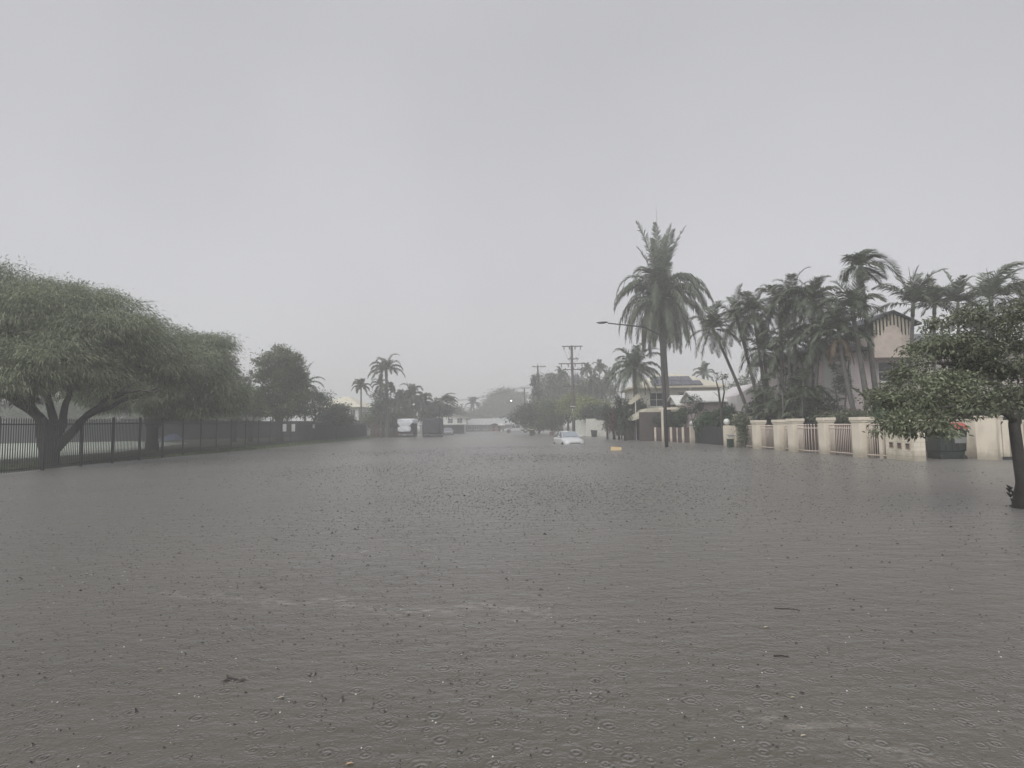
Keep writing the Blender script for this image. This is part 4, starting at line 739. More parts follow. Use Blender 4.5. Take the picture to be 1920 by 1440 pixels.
mb = MB(); mb.box(-.1, .1, -.02, .0, 0, .62, .004); mb.build('board', M_WHITE, t); mb = MB(); mb.box(-.06, .06, -.024, -.0203, .46, .5); mb.box(-.06, .06, -.024, -.0203, .34, .37); mb.tube([(0, -.03, .62), (0, -.03, .66)], .01, 4)
for k in range(3): mb.box(-.03, .05, -.024, -.0203, .08 + k * .08, .12 + k * .08)
mb.build('marks', mat('dark_red_paint', (.14, .04, .04), .6), t)
# cream block bollard left, white sheet fences
p = G(1186, 824.5); t = thing('kerb_pillar', 'squat yellowish pillar alone at the foot of the dark pandanus', 'pillar', (p.x, p.y + .25, 0)); mb = MB(); mb.box(-.36, .36, -.25, .25, -.4, .80, .02); mb.build('shaft', mat('yellow_render', (.55, .44, .25), .8, .15, 2), t); mb = MB(); mb.lathe([(.36, .8), (.33, .86), (.2, .92), (.02, .94)], (0, 0, 0), 14); mb.build('cap', mat('yellow_render', (.55, .44, .25), .8), t)
for x0, x1, y1, yt, Y, lab in ((1119, 1137, 817, 788, 76, 'brightest white fence sheet, nearest of the white sheets behind the sedan'), (1100, 1117, 815, 785, 79, 'white fence sheet just left of the brightest one'), (1080, 1099, 814, 789, 82, 'white fence sheet partly hidden behind the sedan'), (1040, 1056, 811, 794, 100, 'pale fence sheet under the yellow green tree left of the big power pole')):
    a = W(x0, y1, Y); b = W(x1, yt, Y); t = thing('sheet_fence', lab, 'fence', (a.x, Y, 0), 0, 'white sheet fences'); mb = MB(); mb.box(0, b.x - a.x, 0, .04, -.4, b.z); mb.build('sheet', mat('white_sheet', (.62, .62, .56), .6, .08, 1, .4, pattern='corr', fine=1.6), t); mb = MB(); mb.box(-.06, 0, -.02, .06, -.4, b.z + .05); mb.build('post', M_WHITE, t)
# ================================================================ POLES, LAMPS AND WIRES
p = G(1250, 838.5); t = thing('street_lamp', 'dark street lamp with long arm standing in water before the tall palm', 'street lamp', (p.x, p.y, 0))
mb = MB(); top = W(1236, 640, p.y) - p; mb.tube([(0, 0, -.5), (-.02, 0, 3), Vector((-.05, 0, top.z * .8)), Vector((-.08, 0, top.z)), Vector((-.25, 0, top.z + .45)), W(1208, 613, p.y) - p, W(1140, 606, p.y) - p], [.12, .10, .085, .07, .06, .05, .04], 10); mb.build('pole', mat('lamp_pole_steel', (.055, .053, .055), .5, .15, 3), t, True)
q = W(1130, 604.5, p.y) - p; mb = MB(); vs = []
for u, rw, rh in ((-.42, .02, .02), (-.3, .12, .05), (0, .15, .07), (.22, .10, .06), (.34, .05, .04)):
    for k in range(8): aa = k * math.pi / 4; vs.append((q.x + u, q.y + math.cos(aa) * rw, q.z + math.sin(aa) * rh + u * .03))
mb.add(vs, [(i * 8 + k, i * 8 + (k + 1) % 8, i * 8 + 8 + (k + 1) % 8, i * 8 + 8 + k) for i in range(4) for k in range(8)] + [tuple(range(8)), tuple(range(39, 31, -1))]); hd = mb.build('lamp_head', M_GALV, t, True)
mb = MB(); mb.box(q.x - .28, q.x + .12, q.y - .09, q.y + .09, q.z - .085, q.z - .05, .01); mb.build('lens', M_GLASS, hd)
ins = []
def power_pole(name, label, x, ybase, ytop, Y, r0, arms, extra=None):
    b = W(x, 800, Y); b.z = 0; t = thing(name, label, 'power pole', b, 0, 'power poles along the right side'); H = W(x, ytop, Y).z; mb = MB(); mb.tube([(0, 0, -1), (-.03, 0, H * .5), (-.09, 0, H)], [r0 * 1.15, r0, r0 * .78], 12); mb.build('pole', M_WOOD, t, True)
    pts = []
    for y, x0, x1, n_in, hang in arms:
        l = W(x0, y, Y) - b; r_ = W(x1, y, Y) - b; z = l.z; mb = MB(); mb.box(l.x, r_.x, -r0 - .12, -r0 - .01, z - .07, z + .07); 
        c = (l.x + r_.x) / 2; ao = mb.build('crossarm', M_WOOD, t)
        mb = MB(); mb.tube([(c - .7, -r0 - .06, z - .06), (c, -r0, z - .75)], .02, 4); mb.tube([(c + .7, -r0 - .06, z - .06), (c, -r0, z - .75)], .02, 4); mb.build('brace', M_GALV, ao)
        for k in range(n_in):
            u = (k + .4) / (n_in - .2) if n_in > 1 else .5; xx_ = l.x + (r_.x - l.x) * u
            if abs(xx_ - c) < .2: xx_ += .35
            mb = MB()
            if hang: mb.lathe([(.03, 0), (.09, -.05), (.04, -.1), (.1, -.16), (.04, -.22), (.1, -.28), (.05, -.34), (.05, -.5)][::-1], (xx_, -r0 - .06, z - .07), 8); zz = z - .6
            else: mb.lathe([(.025, .07), (.05, .1), (.09, .15), (.05, .19), (.08, .24), (.03, .3)], (xx_, -r0 - .06, z), 8); zz = z + .3
            mb.build('insulator', M_INS, ao, True); pts.append(b + Vector((xx_, -r0 - .06, zz)))
    return t, b, pts
tA_, bA, pA = power_pole('power_pole', 'tallest wooden power pole with many crossarms behind the stranded sedan', 1076, 816, 648, 90, .23, [(650, 1053, 1092, 4, 1), (673.5, 1064, 1084.5, 2, 0), (682.5, 1047, 1096, 4, 1), (693.5, 1055, 1088, 3, 0), (725, 1056, 1090, 3, 0)])
mb = MB(); mb.lathe([(.38, 7.9), (.42, 8.0), (.42, 9.1), (.3, 9.25)], (.55, -.2, 0), 16); o = mb.build('transformer', mat('transformer_grey', (.10, .11, .12), .5), tA_, True); 
for dx in (-.2, .1): mb = MB(); mb.lathe([(.03, 9.2), (.07, 9.3), (.04, 9.4), (.07, 9.5), (.02, 9.6)], (.55 + dx, -.2, 0), 8); mb.build('bushing', M_INS, o, True)
mb = MB(); mb.box(-.5, .45, -.32, -.24, 4.30, 4.42); mb.build('white_bracket', M_WHITE, tA_); mb = MB(); mb.box(-.22, -.10, -.27, -.23, 3.2, 4.0); mb.build('marker_plate', M_WHITE, tA_)
mb = MB()
for x in (-.12, .0, .12): mb.tube([(x, -.27, -.3), (x, -.26, 3.4)], .03, 5)
mb.build('conduit', M_GALV, tA_)
tB_, bB, pB = power_pole('power_pole', 'second power pole from the front, with a single wide top crossarm', 1011, 812, 685, 112, .19, [(688, 997, 1024, 3, 0), (711, 999, 1016, 2, 1)])
mb = MB(); mb.tube([(-.05, 0, W(1011, 685, 112).z), (-.05, 0, W(1011, 681, 112).z)], .05, 6); mb.build('top_spike', M_GALV, tB_)
tC_, bC, pC = power_pole('power_pole', 'third power pole, hazy with a plain top crossarm and lit lamp', 985, 808, 727, 140, .19, [(728, 975.5, 992, 3, 0), (737, 979, 991, 2, 0)])
tD_, bD, pD = power_pole('power_pole', 'farthest faint power pole with two short crossarms', 1004, 806, 741, 175, .16, [(742, 998, 1010, 2, 0), (748, 999, 1009, 2, 0)])
q = W(958.5, 751, 140) - bC; mb = MB(); mb.tube([(0, 0, q.z - .35), (q.x * .5, 0, q.z + .1), (q.x + .3, 0, q.z + .1)], .05, 6); mb.build('lamp_arm', M_GALV, tC_)
mb = MB(); mb.box(q.x - .35, q.x + .35, -.15, .15, q.z + .06, q.z + .2, .04); h_ = mb.build('lamp_head', M_GALV, tC_); mb = MB(); mb.ball((q.x, 0, q.z - .02), .20, 8, .8); mb.build('lit_lens', mat('lit_lamp', (.9, .9, .9), .4, emit=3.), h_, True)
def wire(label, a, b, sag, rad=.02, group='overhead wires'):
    a = Vector(a); b = Vector(b); mb = MB(); mb.tube([a.lerp(b, k / 16) - a - Vector((0, 0, sag * 4 * (k / 16) * (1 - k / 16))) for k in range(17)], rad, 4); o = mb.build('power_line', M_BLACK, None); o.location = a; tag(o, label, 'wire', group)
wire('thick service cable from the second pole to the tallest pole', bB + Vector((.2, 0, W(1011, 697, 112).z)), W(1070, 706, 90), .5, .05)
wire('lower thin cable between the second and tallest poles', W(1002, 711, 112), W(1060, 713, 90), .3, .018)
wire('upper wire from the third pole to the second pole', pC[0], W(1002, 712, 112), .4, .03); wire('lower wire from the third pole to the second pole', W(990, 737, 140), W(1004, 714, 112), .3, .025)
wire('long upper wire crossing the sky left from the third pole', pC[0], W(700, 752, 118), 1.6, .035); wire('long lower wire crossing left in front of the big domed tree', pC[1], W(700, 762, 116), 1.2, .025)
wire('short wire from the farthest pole to the third pole', pD[0], pC[-1], .3, .025)
for i, (x0, y0, x1, y1) in enumerate(((1058, 657, 1072, 684), (1065, 657, 1073, 676), (1086, 657, 1082, 680), (1088, 684, 1084, 700), (1052, 684, 1058, 694))):
    a = W(x0, y0, 89.7) - bA; b = W(x1, y1, 89.7) - bA; mb = MB(); mb.tube([a, (a + b) / 2 - Vector((0, 0, .15)), b], .014, 4); mb.build('jumper_wire', M_BLACK, tA_)
# ================================================================ RIGHT SIDE VEGETATION
b = W(1253, 800, 52.8); b.z = -.1
palm('tall_palm', 'tallest palm of all, with heavy drooping shaggy crown behind the street lamp', b, W(1238, 558, 52.8), 6.1, M_PALM, tr=.31, seed=7, leaf=1.15, nl=70, lw=.10, hang=1.15, droop=1.75, skirt=14, spear=8.6, bark=M_BARK,
     specs=[(k * 47 + 10, 76 + (k % 3) * 4, 1.2 - .10 * (k % 4), .38 + .1 * (k % 3)) for k in range(9)] + [(k * 51 + 15, 68 + (k % 3) * 3, .98 - .05 * (k % 3), 1.5) for k in range(6)] + [(k * 61 + 5, 50 - 4 * (k % 3), 1.0, 1.35) for k in range(8)] + [(k * 39, 20 - 5 * k, .95, 1.3) for k in range(14)] + [(175, 48, .95, 1.35), (190, 62, .8, 1.3), (10, 58, 1.12, 1.25), (-10, 46, 1.0, 1.15), (35, 66, 1.0, 1.2), (170, 22, 1.0, 1.5), (200, 12, .95, 1.5), (160, 2, .9, 1.7), (5, 22, 1.05, 1.3), (-25, 12, 1.1, 1.3), (30, 5, 1.0, 1.4), (0, -12, 1.0, 1.3), (60, -10, .9, 1.5), (-60, -5, .95, 1.5),
            (120, 75, .9, 1.), (250, 40, .9, 1.4), (290, 30, .9, 1.4), (90, 30, .9, 1.5), (270, 0, .95, 1.6), (300, -20, .9, 1.6), (240, -20, .9, 1.6), (180, -30, .8, 1.6), (-15, -35, .85, 1.5), (330, -50, .85, 1.5), (225, -50, .8, 1.5), (270, -60, .8, 1.5), (15, -55, .85, 1.4), (70, 10, .9, 1.4), (120, -20, .9, 1.5), (345, 30, 1.05, 1.3), (310, 62, .9, 1.3)])
def RP(label, bx, tx, ty, Y, fr, name='feather_palm', group='feather palms behind the cream pillars', **k):
    Y0 = Y; Y = max(Y, 17.2 * F / (bx - 960)); fr *= Y / Y0; b = W(bx, 800, Y); b.z = -.1; kw = dict(tr=.11, leaf=.62, nl=44, lw=.055, droop=1.5, hang=.5, wind=.12, nfr=24, elmin=-50); kw.update(k)
    return palm(name, label, b, W(tx, ty, Y), fr, M_PALM, group=group, **kw)
RP('palm leaning left out over the driveway hedge, leftmost of the feather palms', 1427, 1337, 618, 32, 1.9, seed=51, nfr=22, bend=-.25)
RP('second leaning palm, its trunk just right of the leftmost leaning one', 1438, 1382, 600, 31.5, 1.9, seed=52, bend=-.3, nfr=22)
RP('palm with a smooth arched frond on top, third from the left', 1450, 1412, 585, 32.5, 1.8, seed=53)
RP('upright palm at the left shoulder of the dense palm cluster', 1470, 1462, 572, 31, 1.8, seed=54, spear=1.0)
RP('highest palm in the middle of the dense palm cluster', 1492, 1488, 558, 31.5, 1.9, seed=55, nfr=24, spear=1.2)
RP('palm at the right shoulder of the dense palm cluster', 1512, 1525, 565, 32, 1.9, seed=56, spear=.9)
RP('shorter palm low in the middle of the dense cluster', 1486, 1478, 640, 29.5, 1.9, seed=57, nfr=24)
RP('shorter palm at the low right of the dense cluster', 1520, 1535, 632, 30, 1.9, seed=58, nfr=24)
RP('short palm with hanging crown at the lower left of the dense cluster', 1450, 1432, 660, 30.5, 1.8, seed=59, nfr=24)
RP('palm with brown dead skirt and curved trunk beside the pink brick wall', 1622, 1572, 625, 31.5, 2.2, seed=60, nfr=16, elmin=-15, bend=.45, skirt=7, tr=.13)
RP('tallest of the feather palms, with fronds sweeping right above the striped gable', 1655, 1613, 500, 32, 3.0, seed=61, bend=.15, tr=.13, leaf=.75, wind=.9, lw=.06, nl=48, droop=1.7,
   specs=[(5, 66, 1.0, 1.6), (0, 38, 1.0, 1.35), (170, 60, .45, .8), (190, 35, .4, .8), (160, 10, .45, .8), (200, -10, .45, .8), (90, 70, .5, .8), (270, 65, .5, .8), (180, 80, .5, .6), (20, 80, .5, .6), (-20, -10, .5, .8), (180, -35, .45, .8), (10, -35, .5, .8), (80, 20, .5, 1), (260, 20, .5, 1)])
RP('broad palm crown directly below the tallest feather palm', 1640, 1598, 580, 31, 2.0, elmin=-5, seed=62, nfr=18, tr=.14, leaf=.7)
RP('palm with wide fan of fronds hiding the right of the striped gable', 1700, 1712, 572, 33, 2.4, elmin=22, droop=1.1, seed=63, nfr=13, leaf=.7, spear=2.2, bend=-.1)
RP('palm just right of the tall unopened spear leaf', 1745, 1752, 572, 34, 2.0, elmin=10, droop=1.2, seed=64, nfr=13)
RP('small open palm with a thin bare trunk above the foreground tree', 1798, 1796, 570, 31, 2.0, seed=65, nfr=10, tr=.08, elmin=15, droop=1.3, leaf=.5)
RP('large palm crown over the foreground tree near the right border', 1862, 1858, 560, 30, 2.7, seed=66, nfr=18, elmin=0, droop=1.1, leaf=.7, spear=1.6, wind=.6)
RP('palm at the far right behind the foreground tree', 1915, 1925, 575, 31, 2.6, seed=67, nfr=15, elmin=0, droop=1.2, leaf=.65, wind=.5)
RP('lower palm crown left of the large one near the right border', 1822, 1835, 620, 29, 1.8, seed=68, nfr=16)
# cane clump understorey
p = W(1485, 800, 36); t = thing('cane_palm_clump', 'dense dark thicket of thin palm canes and low fronds behind the cream pillars', 'palm thicket', (p.x, 36, -.1)); rg = random.Random(8); mb = MB()
for k in range(46):
    y = rg.uniform(-2.6, 2.0); x = rg.uniform(-1.5, 1.6) - y * .25; h = rg.uniform(2.4, 5.2); mb.tube([(x, y, 0), (x + rg.uniform(-.2, .2), y, h * .5), (x + rg.uniform(-.5, .5), y, h)], [.05, .045, .035], 6)
    for j in range(4): add_frond(t, M_PALM, base=(x, y, h * rg.uniform(.5, 1)), az=rg.uniform(0, 6.28), el=R(rg.uniform(0, 70)), Lf=rg.uniform(1.2, 1.9), droop=1.5, leaf=.55, wind=.2, seed=k * 7 + j, hang=.5, nl=26, lw=.055)
mb.build('cane', M_PALMT, t, True)
def T2(name, label, x, Y, blobs, m, clumps, per=30, cr=.35, LL=.14, LW=.08, tr=.08, th=.5, seed=1, cat='bush', group=None, **kw):
    b = W(x, 800, Y); o = (b.x, Y, -.1)
    return tree(name, label, o, [rl(px, py, Y + dy, rx * Y / F, ry * Y / F, rz * Y / F, o) for px, py, dy, rx, ry, rz in blobs], m, clumps, per, cr, LL, LW, tr, th, seed, cat=cat, group=group, **kw)
T2('garden_shrub', 'dark shrub filling the base of the palm thicket', 1485, 37, [(1440, 765, 1, 34, 26, 28), (1490, 760, 0, 36, 26, 34), (1540, 770, -3, 34, 26, 26), (1415, 785, 2.5, 24, 20, 22)], M_DARKL, 330, seed=71)
T2('garden_shrub', 'dark glossy bush spilling over the water left of the farthest cream pillar', 1397, 36.2, [(1396, 800, 0, 16, 18, 20), (1400, 822, 0, 14, 16, 16), (1388, 790, .5, 12, 14, 14)], M_GLOSS, 180, cr=.25, seed=72)
T2('garden_hedge', 'leafy bright hedge arching over the dark driveway gate', 1340, 44.6, [(1322, 795, 0, 14, 14, 18), (1340, 784, 0, 22, 16, 18), (1368, 782, 0, 24, 16, 20), (1288, 782, 5, 16, 18, 20), (1350, 802, .2, 28, 14, 12)], M_HEDGE, 420, 30, .38, .17, .11, seed=73, cat='hedge')
T2('garden_shrub', 'dark bush behind the brown board fence', 1255, 52.8, [(1243, 790, 0, 16, 9, 14), (1265, 788, -1.2, 18, 10, 18), (1280, 782, -3.2, 12, 10, 16)], M_DARKL, 200, seed=74)
T2('garden_shrub', 'low clipped bush along the paling fence left of the foreground tree', 1610, 30, [(1600, 782, 0, 40, 18, 8), (1650, 785, -2, 40, 18, 10), (1560, 785, 1, 40, 18, 8)], M_GLOSS, 200, cr=.25, seed=75)
T2('garden_shrub', 'bright rounded bush above the mailbox wall', 1690, 25, [(1680, 790, 0, 40, 30, 22), (1730, 780, 1, 40, 30, 24), (1665, 765, 2, 30, 26, 20)], M_HEDGE, 260, cr=.3, seed=76)
T2('garden_shrub', 'dark bushes standing behind the alcove wall', 1820, 26, [(1780, 770, 0, 40, 30, 24), (1830, 772, 0, 40, 30, 22), (1890, 772, 0, 44, 30, 22)], M_DARKL, 300, cr=.35, seed=77)
T2('garden_shrub', 'upright bare-stemmed shrub against the white porch roof', 1304, 45, [(1300, 752, 0, 10, 12, 10), (1312, 765, 0, 9, 10, 12), (1296, 768, 0, 8, 10, 14)], M_DARKL, 40, 20, .25, seed=78)
p = W(1352, 800, 44); t = thing('bare_tree', 'thin forked bare tree against the white garage roof', 'tree', (p.x, 44, -.1)); mb = MB(); w2 = lambda x, y: W(x, y, 44) - Vector((p.x, 44, -.1))
mb.tube([(0, 0, -.3), w2(1352, 770), w2(1347, 730), w2(1342, 712)], [.10, .09, .07, .03], 7); mb.tube([w2(1353, 765), w2(1358, 735), w2(1354, 706)], [.07, .06, .03], 7); mb.tube([w2(1349, 745), w2(1338, 735)], [.03, .012], 5); mb.tube([w2(1357, 730), w2(1362, 712)], [.03, .01], 5); mb.build('trunk', M_BARK, t, True)
npmesh('crown', leaf_cloud([((w2(1349, 706)), (.5, .5, .2))], 14, 12, .2, .16, .08, seed=4), 4, M_OLIVE, t)
T('broadleaf_tree', 'hazy tree showing between the solar panel roof and the pink wing', 1378, 78, [(1375, 740, 0, 24, 24, 24), (1400, 730, 0, 20, 20, 24), (1360, 755, 0, 20, 20, 18)], M_OLIVE, 200, seed=79, group='trees beyond the right houses')
PW('coconut_palm', 'small hazy palm above the cream hip roof with solar panels', 1320, 1320, 700, 85, 2.2, M_PALML, tr=.14, seed=80, nfr=12, one=True, lw=.09, group='palms beyond the right houses')
# palm and pandanus group left of the tall palm
PW('coconut_palm', 'bushy arching palm left of the tallest palm, over the pandanus', 1193, 1190, 692, 57, 3.3, M_PALML, tr=.2, seed=81, nfr=30, leaf=.85, nl=44, lw=.08, droop=1.5, hang=.7, spear=2.8, skirt=3, elmin=-35, group='palms along the right verge')
for i, (x, y, Y) in enumerate(((1204, 772, 57), (1194, 760, 58), (1160, 752, 58), (1172, 775, 55), (1150, 775, 60), (1138, 765, 62))):
    lab = ('spiky dark pandanus nearest the cream entry post', 'spiky pandanus behind the nearest one', 'tall spiky pandanus under the left of the bushy palm', 'low spiky pandanus above the squat pillar', 'reddish spiky cordyline left of the pandanus group', 'leftmost spiky plant of the pandanus group')[i]
    b = W(x, 815, Y); b.z = 0; t = thing('pandanus', lab, 'plant', b, 0, 'spiky plants on the right verge'); c = W(x, y, Y) - b; mb = MB(); rg = random.Random(90 + i)
    for k in range(3): mb.tube([(rg.uniform(-.2, .2), 0, -.4), (c.x * .5, 0, c.z * .5), (c.x + rg.uniform(-.4, .4), 0, c.z + rg.uniform(-.6, .1))], [.09, .07, .06], 6)
    mb.build('stem', M_BARK, t, True); V = []
    for k in range(230):
        h = rg.uniform(-1.6, .25); az = rg.uniform(0, 6.28); el = rg.uniform(-.9, 1.3); d0 = Vector((math.cos(az) * math.cos(el), math.sin(az) * math.cos(el), math.sin(el))); sd = d0.cross(Vector((0, 0, 1))).normalized() * .035; l = rg.uniform(.7, 1.15)
        p0_ = Vector((c.x + rg.uniform(-.3, .3), rg.uniform(-.3, .3), c.z + h)); m1 = p0_ + d0 * l * .55; tp = p0_ + d0 * l + Vector((0, 0, -.30 * l)); V.append([p0_ - sd, p0_ + sd, m1 + sd, m1 - sd]); V.append([m1 - sd, m1 + sd, tp + sd * .1, tp - sd * .1])
    npmesh('leaves', V, 4, M_REDL if i == 4 else M_DARKL, t)
T2('garden_shrub', 'dense dark shrubbery at the foot of the bushy arching palm', 1165, 60, [(1170, 790, 0, 28, 24, 24), (1205, 795, -2, 16, 20, 20), (1148, 798, 2, 10, 16, 16), (1185, 770, 0, 26, 20, 22)], M_DARKL, 320, 30, .5, .22, .11, seed=95)
p = W(1192, 760, 56); t = thing('beach_umbrella', 'folded yellowish awning showing among the pandanus leaves', 'awning', (p.x, 56, 0)); a0 = W(1179, 758, 56) - Vector((p.x, 56, 0)); a1 = W(1197, 738, 56) - Vector((p.x, 56, 0)); mb = MB()
mb.add([a0, a0 + Vector((.15, 1.2, .15)), a1 + Vector((.1, 1.2, .1)), a1, a0 + Vector((.3, 0, -.0)), a1 + Vector((.25, 0, -.35))], [(0, 1, 2, 3), (0, 3, 5, 4)]); o = mb.build('canopy', M_RCREAM, t); md = o.modifiers.new('thick', 'SOLIDIFY'); md.thickness = .04
mb = MB(); mb.tube([(0, .1, -.3), (0, .1, a1.z - .1)], .04, 6); mb.build('post', M_WHITE, t); t.name = 'awning'
GT = 'trees along the right side of the street'
T('broadleaf_tree', 'dark round tree beside the bins and the white utility truck', 1000, 100, [(985, 782, 0, 26, 24, 20), (1010, 770, 0, 26, 24, 22), (1030, 785, 0, 24, 24, 20), (1005, 795, -1, 34, 22, 14)], M_DARKL, 330, seed=101, group=GT)
T('broadleaf_tree', 'dark low tree left of the tallest power pole', 1035, 97, [(1030, 765, 0, 20, 22, 20), (1042, 785, 0, 20, 20, 18), (1022, 790, 0, 20, 20, 16)], M_OLIVE, 230, seed=102, group=GT)
T('broadleaf_tree', 'yellow green tree just behind the tallest power pole', 1065, 96, [(1055, 765, 0, 20, 20, 16), (1075, 758, 0, 22, 20, 18), (1062, 776, 0, 22, 20, 12), (1090, 772, 0, 22, 20, 18)], M_LIME, 300, seed=103, group=GT)
T('broadleaf_tree', 'yellow green tree right of the tallest power pole', 1110, 88, [(1105, 765, 0, 24, 22, 16), (1125, 770, 0, 20, 20, 18), (1095, 776, 0, 20, 18, 9)], M_LIME, 230, seed=104, group=GT)
T('broadleaf_tree', 'dark tree drooping over the white fence sheets', 1125, 82, [(1115, 774, 0, 24, 22, 12), (1142, 775, 0, 14, 20, 14), (1098, 778, 0, 18, 18, 8)], M_DARKL, 240, seed=105, group=GT)
T('broadleaf_tree', 'big grey green tree mass behind the second power pole', 1050, 130, [(1025, 722, 0, 26, 26, 22), (1050, 718, 0, 26, 26, 18), (1030, 750, 0, 32, 28, 24), (1062, 740, 0, 28, 26, 26), (1018, 765, 0, 22, 24, 20)], M_OLIVE, 420, seed=106, tr=.4, group=GT)
T('broadleaf_tree', 'grey green tree mass right of the tallest power pole', 1110, 115, [(1095, 725, 0, 24, 24, 20), (1120, 728, 0, 26, 24, 20), (1105, 750, 0, 34, 26, 22), (1140, 740, 0, 22, 22, 26)], M_OLIVE, 360, seed=107, tr=.4, group=GT)
for i, (x, y, Y, f_, lab) in enumerate(((1052, 702, 118, 1.9, 'shaggy palm head left of the tallest pole crossarms'), (1101, 694, 110, 2.0, 'palm head just right of the tallest pole'), (1124, 690, 112, 2.0, 'palm head standing clear left of the bushy arching palm'), (1112, 712, 108, 1.8, 'lower palm head between the two clear ones'), (1142, 706, 105, 1.9, 'palm head touching the left fronds of the bushy arching palm'), (1035, 712, 122, 1.7, 'low palm head beside the thick service cable'))):
    PW('far_palm', lab, x + 1, x, y, Y, f_, M_PALML, tr=.12, seed=110 + i, nfr=13, one=True, lw=.12, leaf=.6, droop=2, wind=-.2 if i == 1 else .2, group='palm heads above the right trees')
b = W(1010, 800, 111); b.z = 0; t = thing('climbing_vine', 'tangled vine wrapped round the second power pole', 'vine', b); o = (b.x, 111, 0)
npmesh('foliage', leaf_cloud([rl(1007, 725, 111, .9, .8, 2.2, o), rl(1006, 708, 111, .8, .7, .9, o)], 40, 22, .5, .4, .2, seed=7, droop=.8), 4, M_DARKL, t); mb = MB(); mb.tube([(.1, 0, -.2), (-.2, .2, 4), (0, 0, 9.5)], .05, 5); mb.build('stem', M_BARK, t)
# ---- foreground tree at the right edge
p0 = G(1916, 952); o = Vector((p0.x, p0.y, 0)); t = thing('foreground_tree', 'nearest tree at the right border, crooked dark trunk rising from the water', 'tree', o)
mb = MB(); w3 = lambda x, y, Y: W(x, y, Y) - o
mb.tube([(0, 0, -.5), (0, 0, 0), w3(1918, 905, 10.0), w3(1909, 850, 10.0), w3(1902, 800, 10.0), w3(1904, 765, 10.1), w3(1890, 738, 10.3), w3(1868, 720, 10.5), w3(1835, 708, 10.7), w3(1800, 684, 11)], [.20, .15, .10, .088, .084, .09, .08, .065, .05, .03], 12)
for ps, r0 in (([(1904, 770, 10.1), (1925, 735, 10.2), (1935, 690, 10.4), (1925, 640, 10.6)], .08), ([(1903, 790, 10), (1870, 765, 9.8), (1820, 758, 9.7), (1760, 765, 9.6)], .05), ([(1868, 720, 10.5), (1850, 680, 10.8), (1855, 630, 11)], .05), ([(1835, 708, 10.7), (1790, 720, 10.6), (1735, 730, 10.5), (1690, 755, 10.3)], .045), ([(1800, 684, 11), (1770, 650, 11.2), (1765, 610, 11.3)], .03), ([(1904, 765, 10.1), (1960, 740, 9.9), (2010, 700, 9.8)], .07), ([(1820, 758, 9.7), (1780, 790, 9.6), (1740, 800, 9.6)], .025), ([(1800, 684, 11), (1740, 680, 11), (1700, 690, 11)], .03)):
    mb.tube([w3(*q) for q in ps], list(np.linspace(r0, .012, len(ps))), 7)
rg = random.Random(3)
for k in range(26):
    a_ = rg.uniform(0, 6.28); z_ = rg.uniform(-.05, .35); mb.tube([(.13 * math.cos(a_), .13 * math.sin(a_), z_), (.19 * math.cos(a_), .19 * math.sin(a_), z_ + .06)], [.035, .012], 5)
mb.build('trunk', M_BARKW, t, True)
lf = [rl(x, y, Y, rx * .0095, .8, rz * .0095, o) for x, y, Y, rx, rz in ((1705, 700, 11, 34, 30), (1752, 652, 11.3, 38, 26), (1820, 668, 11, 40, 24), (1885, 640, 11, 40, 22), (1712, 752, 10.3, 44, 26), (1775, 728, 10.2, 44, 28), (1850, 700, 10.8, 40, 24), (1682, 786, 10, 26, 26), (1722, 796, 9.9, 26, 18), (1742, 794, 9.8, 18, 18), (1680, 720, 10.8, 16, 16), (1910, 690, 10.6, 40, 30), (1955, 640, 10.6, 50, 40), (1990, 740, 10.2, 60, 50), (1668, 742, 10.7, 20, 18), (1800, 768, 9.9, 40, 14), (1720, 650, 11.6, 14, 12), (1860, 762, 9.8, 30, 14), (1775, 606, 11.6, 24, 16), (1840, 625, 11.3, 26, 14), (1905, 735, 10.3, 36, 18), (1920, 598, 11, 30, 18), (1815, 590, 11.5, 24, 10), (1875, 592, 11.2, 24, 14), (1925, 572, 11, 24, 14), (1965, 590, 10.8, 40, 26))]
npmesh('crown', leaf_cloud(lumpy(lf, 3, .55, 2), 1100, 34, .17, .085, .034, droop=.25, seed=44, inner=.3, flat=.6, out=.5, minz=-.9, shell=(.55, 1.3)), 4, M_GLOSS, t)
# ================================================================ VEHICLES
M_CARW = mat('white_car_paint', (.58, .59, .59), .25, .03, 1, coat=.6, stain=((.45, .42, .36), 1.2, .25)); M_TYRE = mat('tyre_rubber', (.02, .02, .02), .8); M_LENS = mat('lamp_lens', (.5, .52, .52), .1, .1)
def wheel(parent, x, y, z, r_=.3, wd=.2):
    mb = MB(); pr = [(r_ * .55, -wd / 2), (r_ * .9, -wd / 2), (r_, -wd * .35), (r_, wd * .35), (r_ * .9, wd / 2), (r_ * .55, wd / 2)]; n = 20; vs = [(x + q, y + a * math.cos(2 * math.pi * k / n), z + a * math.sin(2 * math.pi * k / n)) for a, q in pr for k in range(n)]
    mb.add(vs, [(i * n + k, i * n + (k + 1) % n, (i + 1) * n + (k + 1) % n, (i + 1) * n + k) for i in range(5) for k in range(n)]); wh = mb.build('wheel', M_TYRE, parent, True)
    mb = MB(); mb.tube([(x - wd * .4, y, z), (x + wd * .4, y, z)], r_ * .6, 16); mb.build('rim', M_GALV, wh); return wh
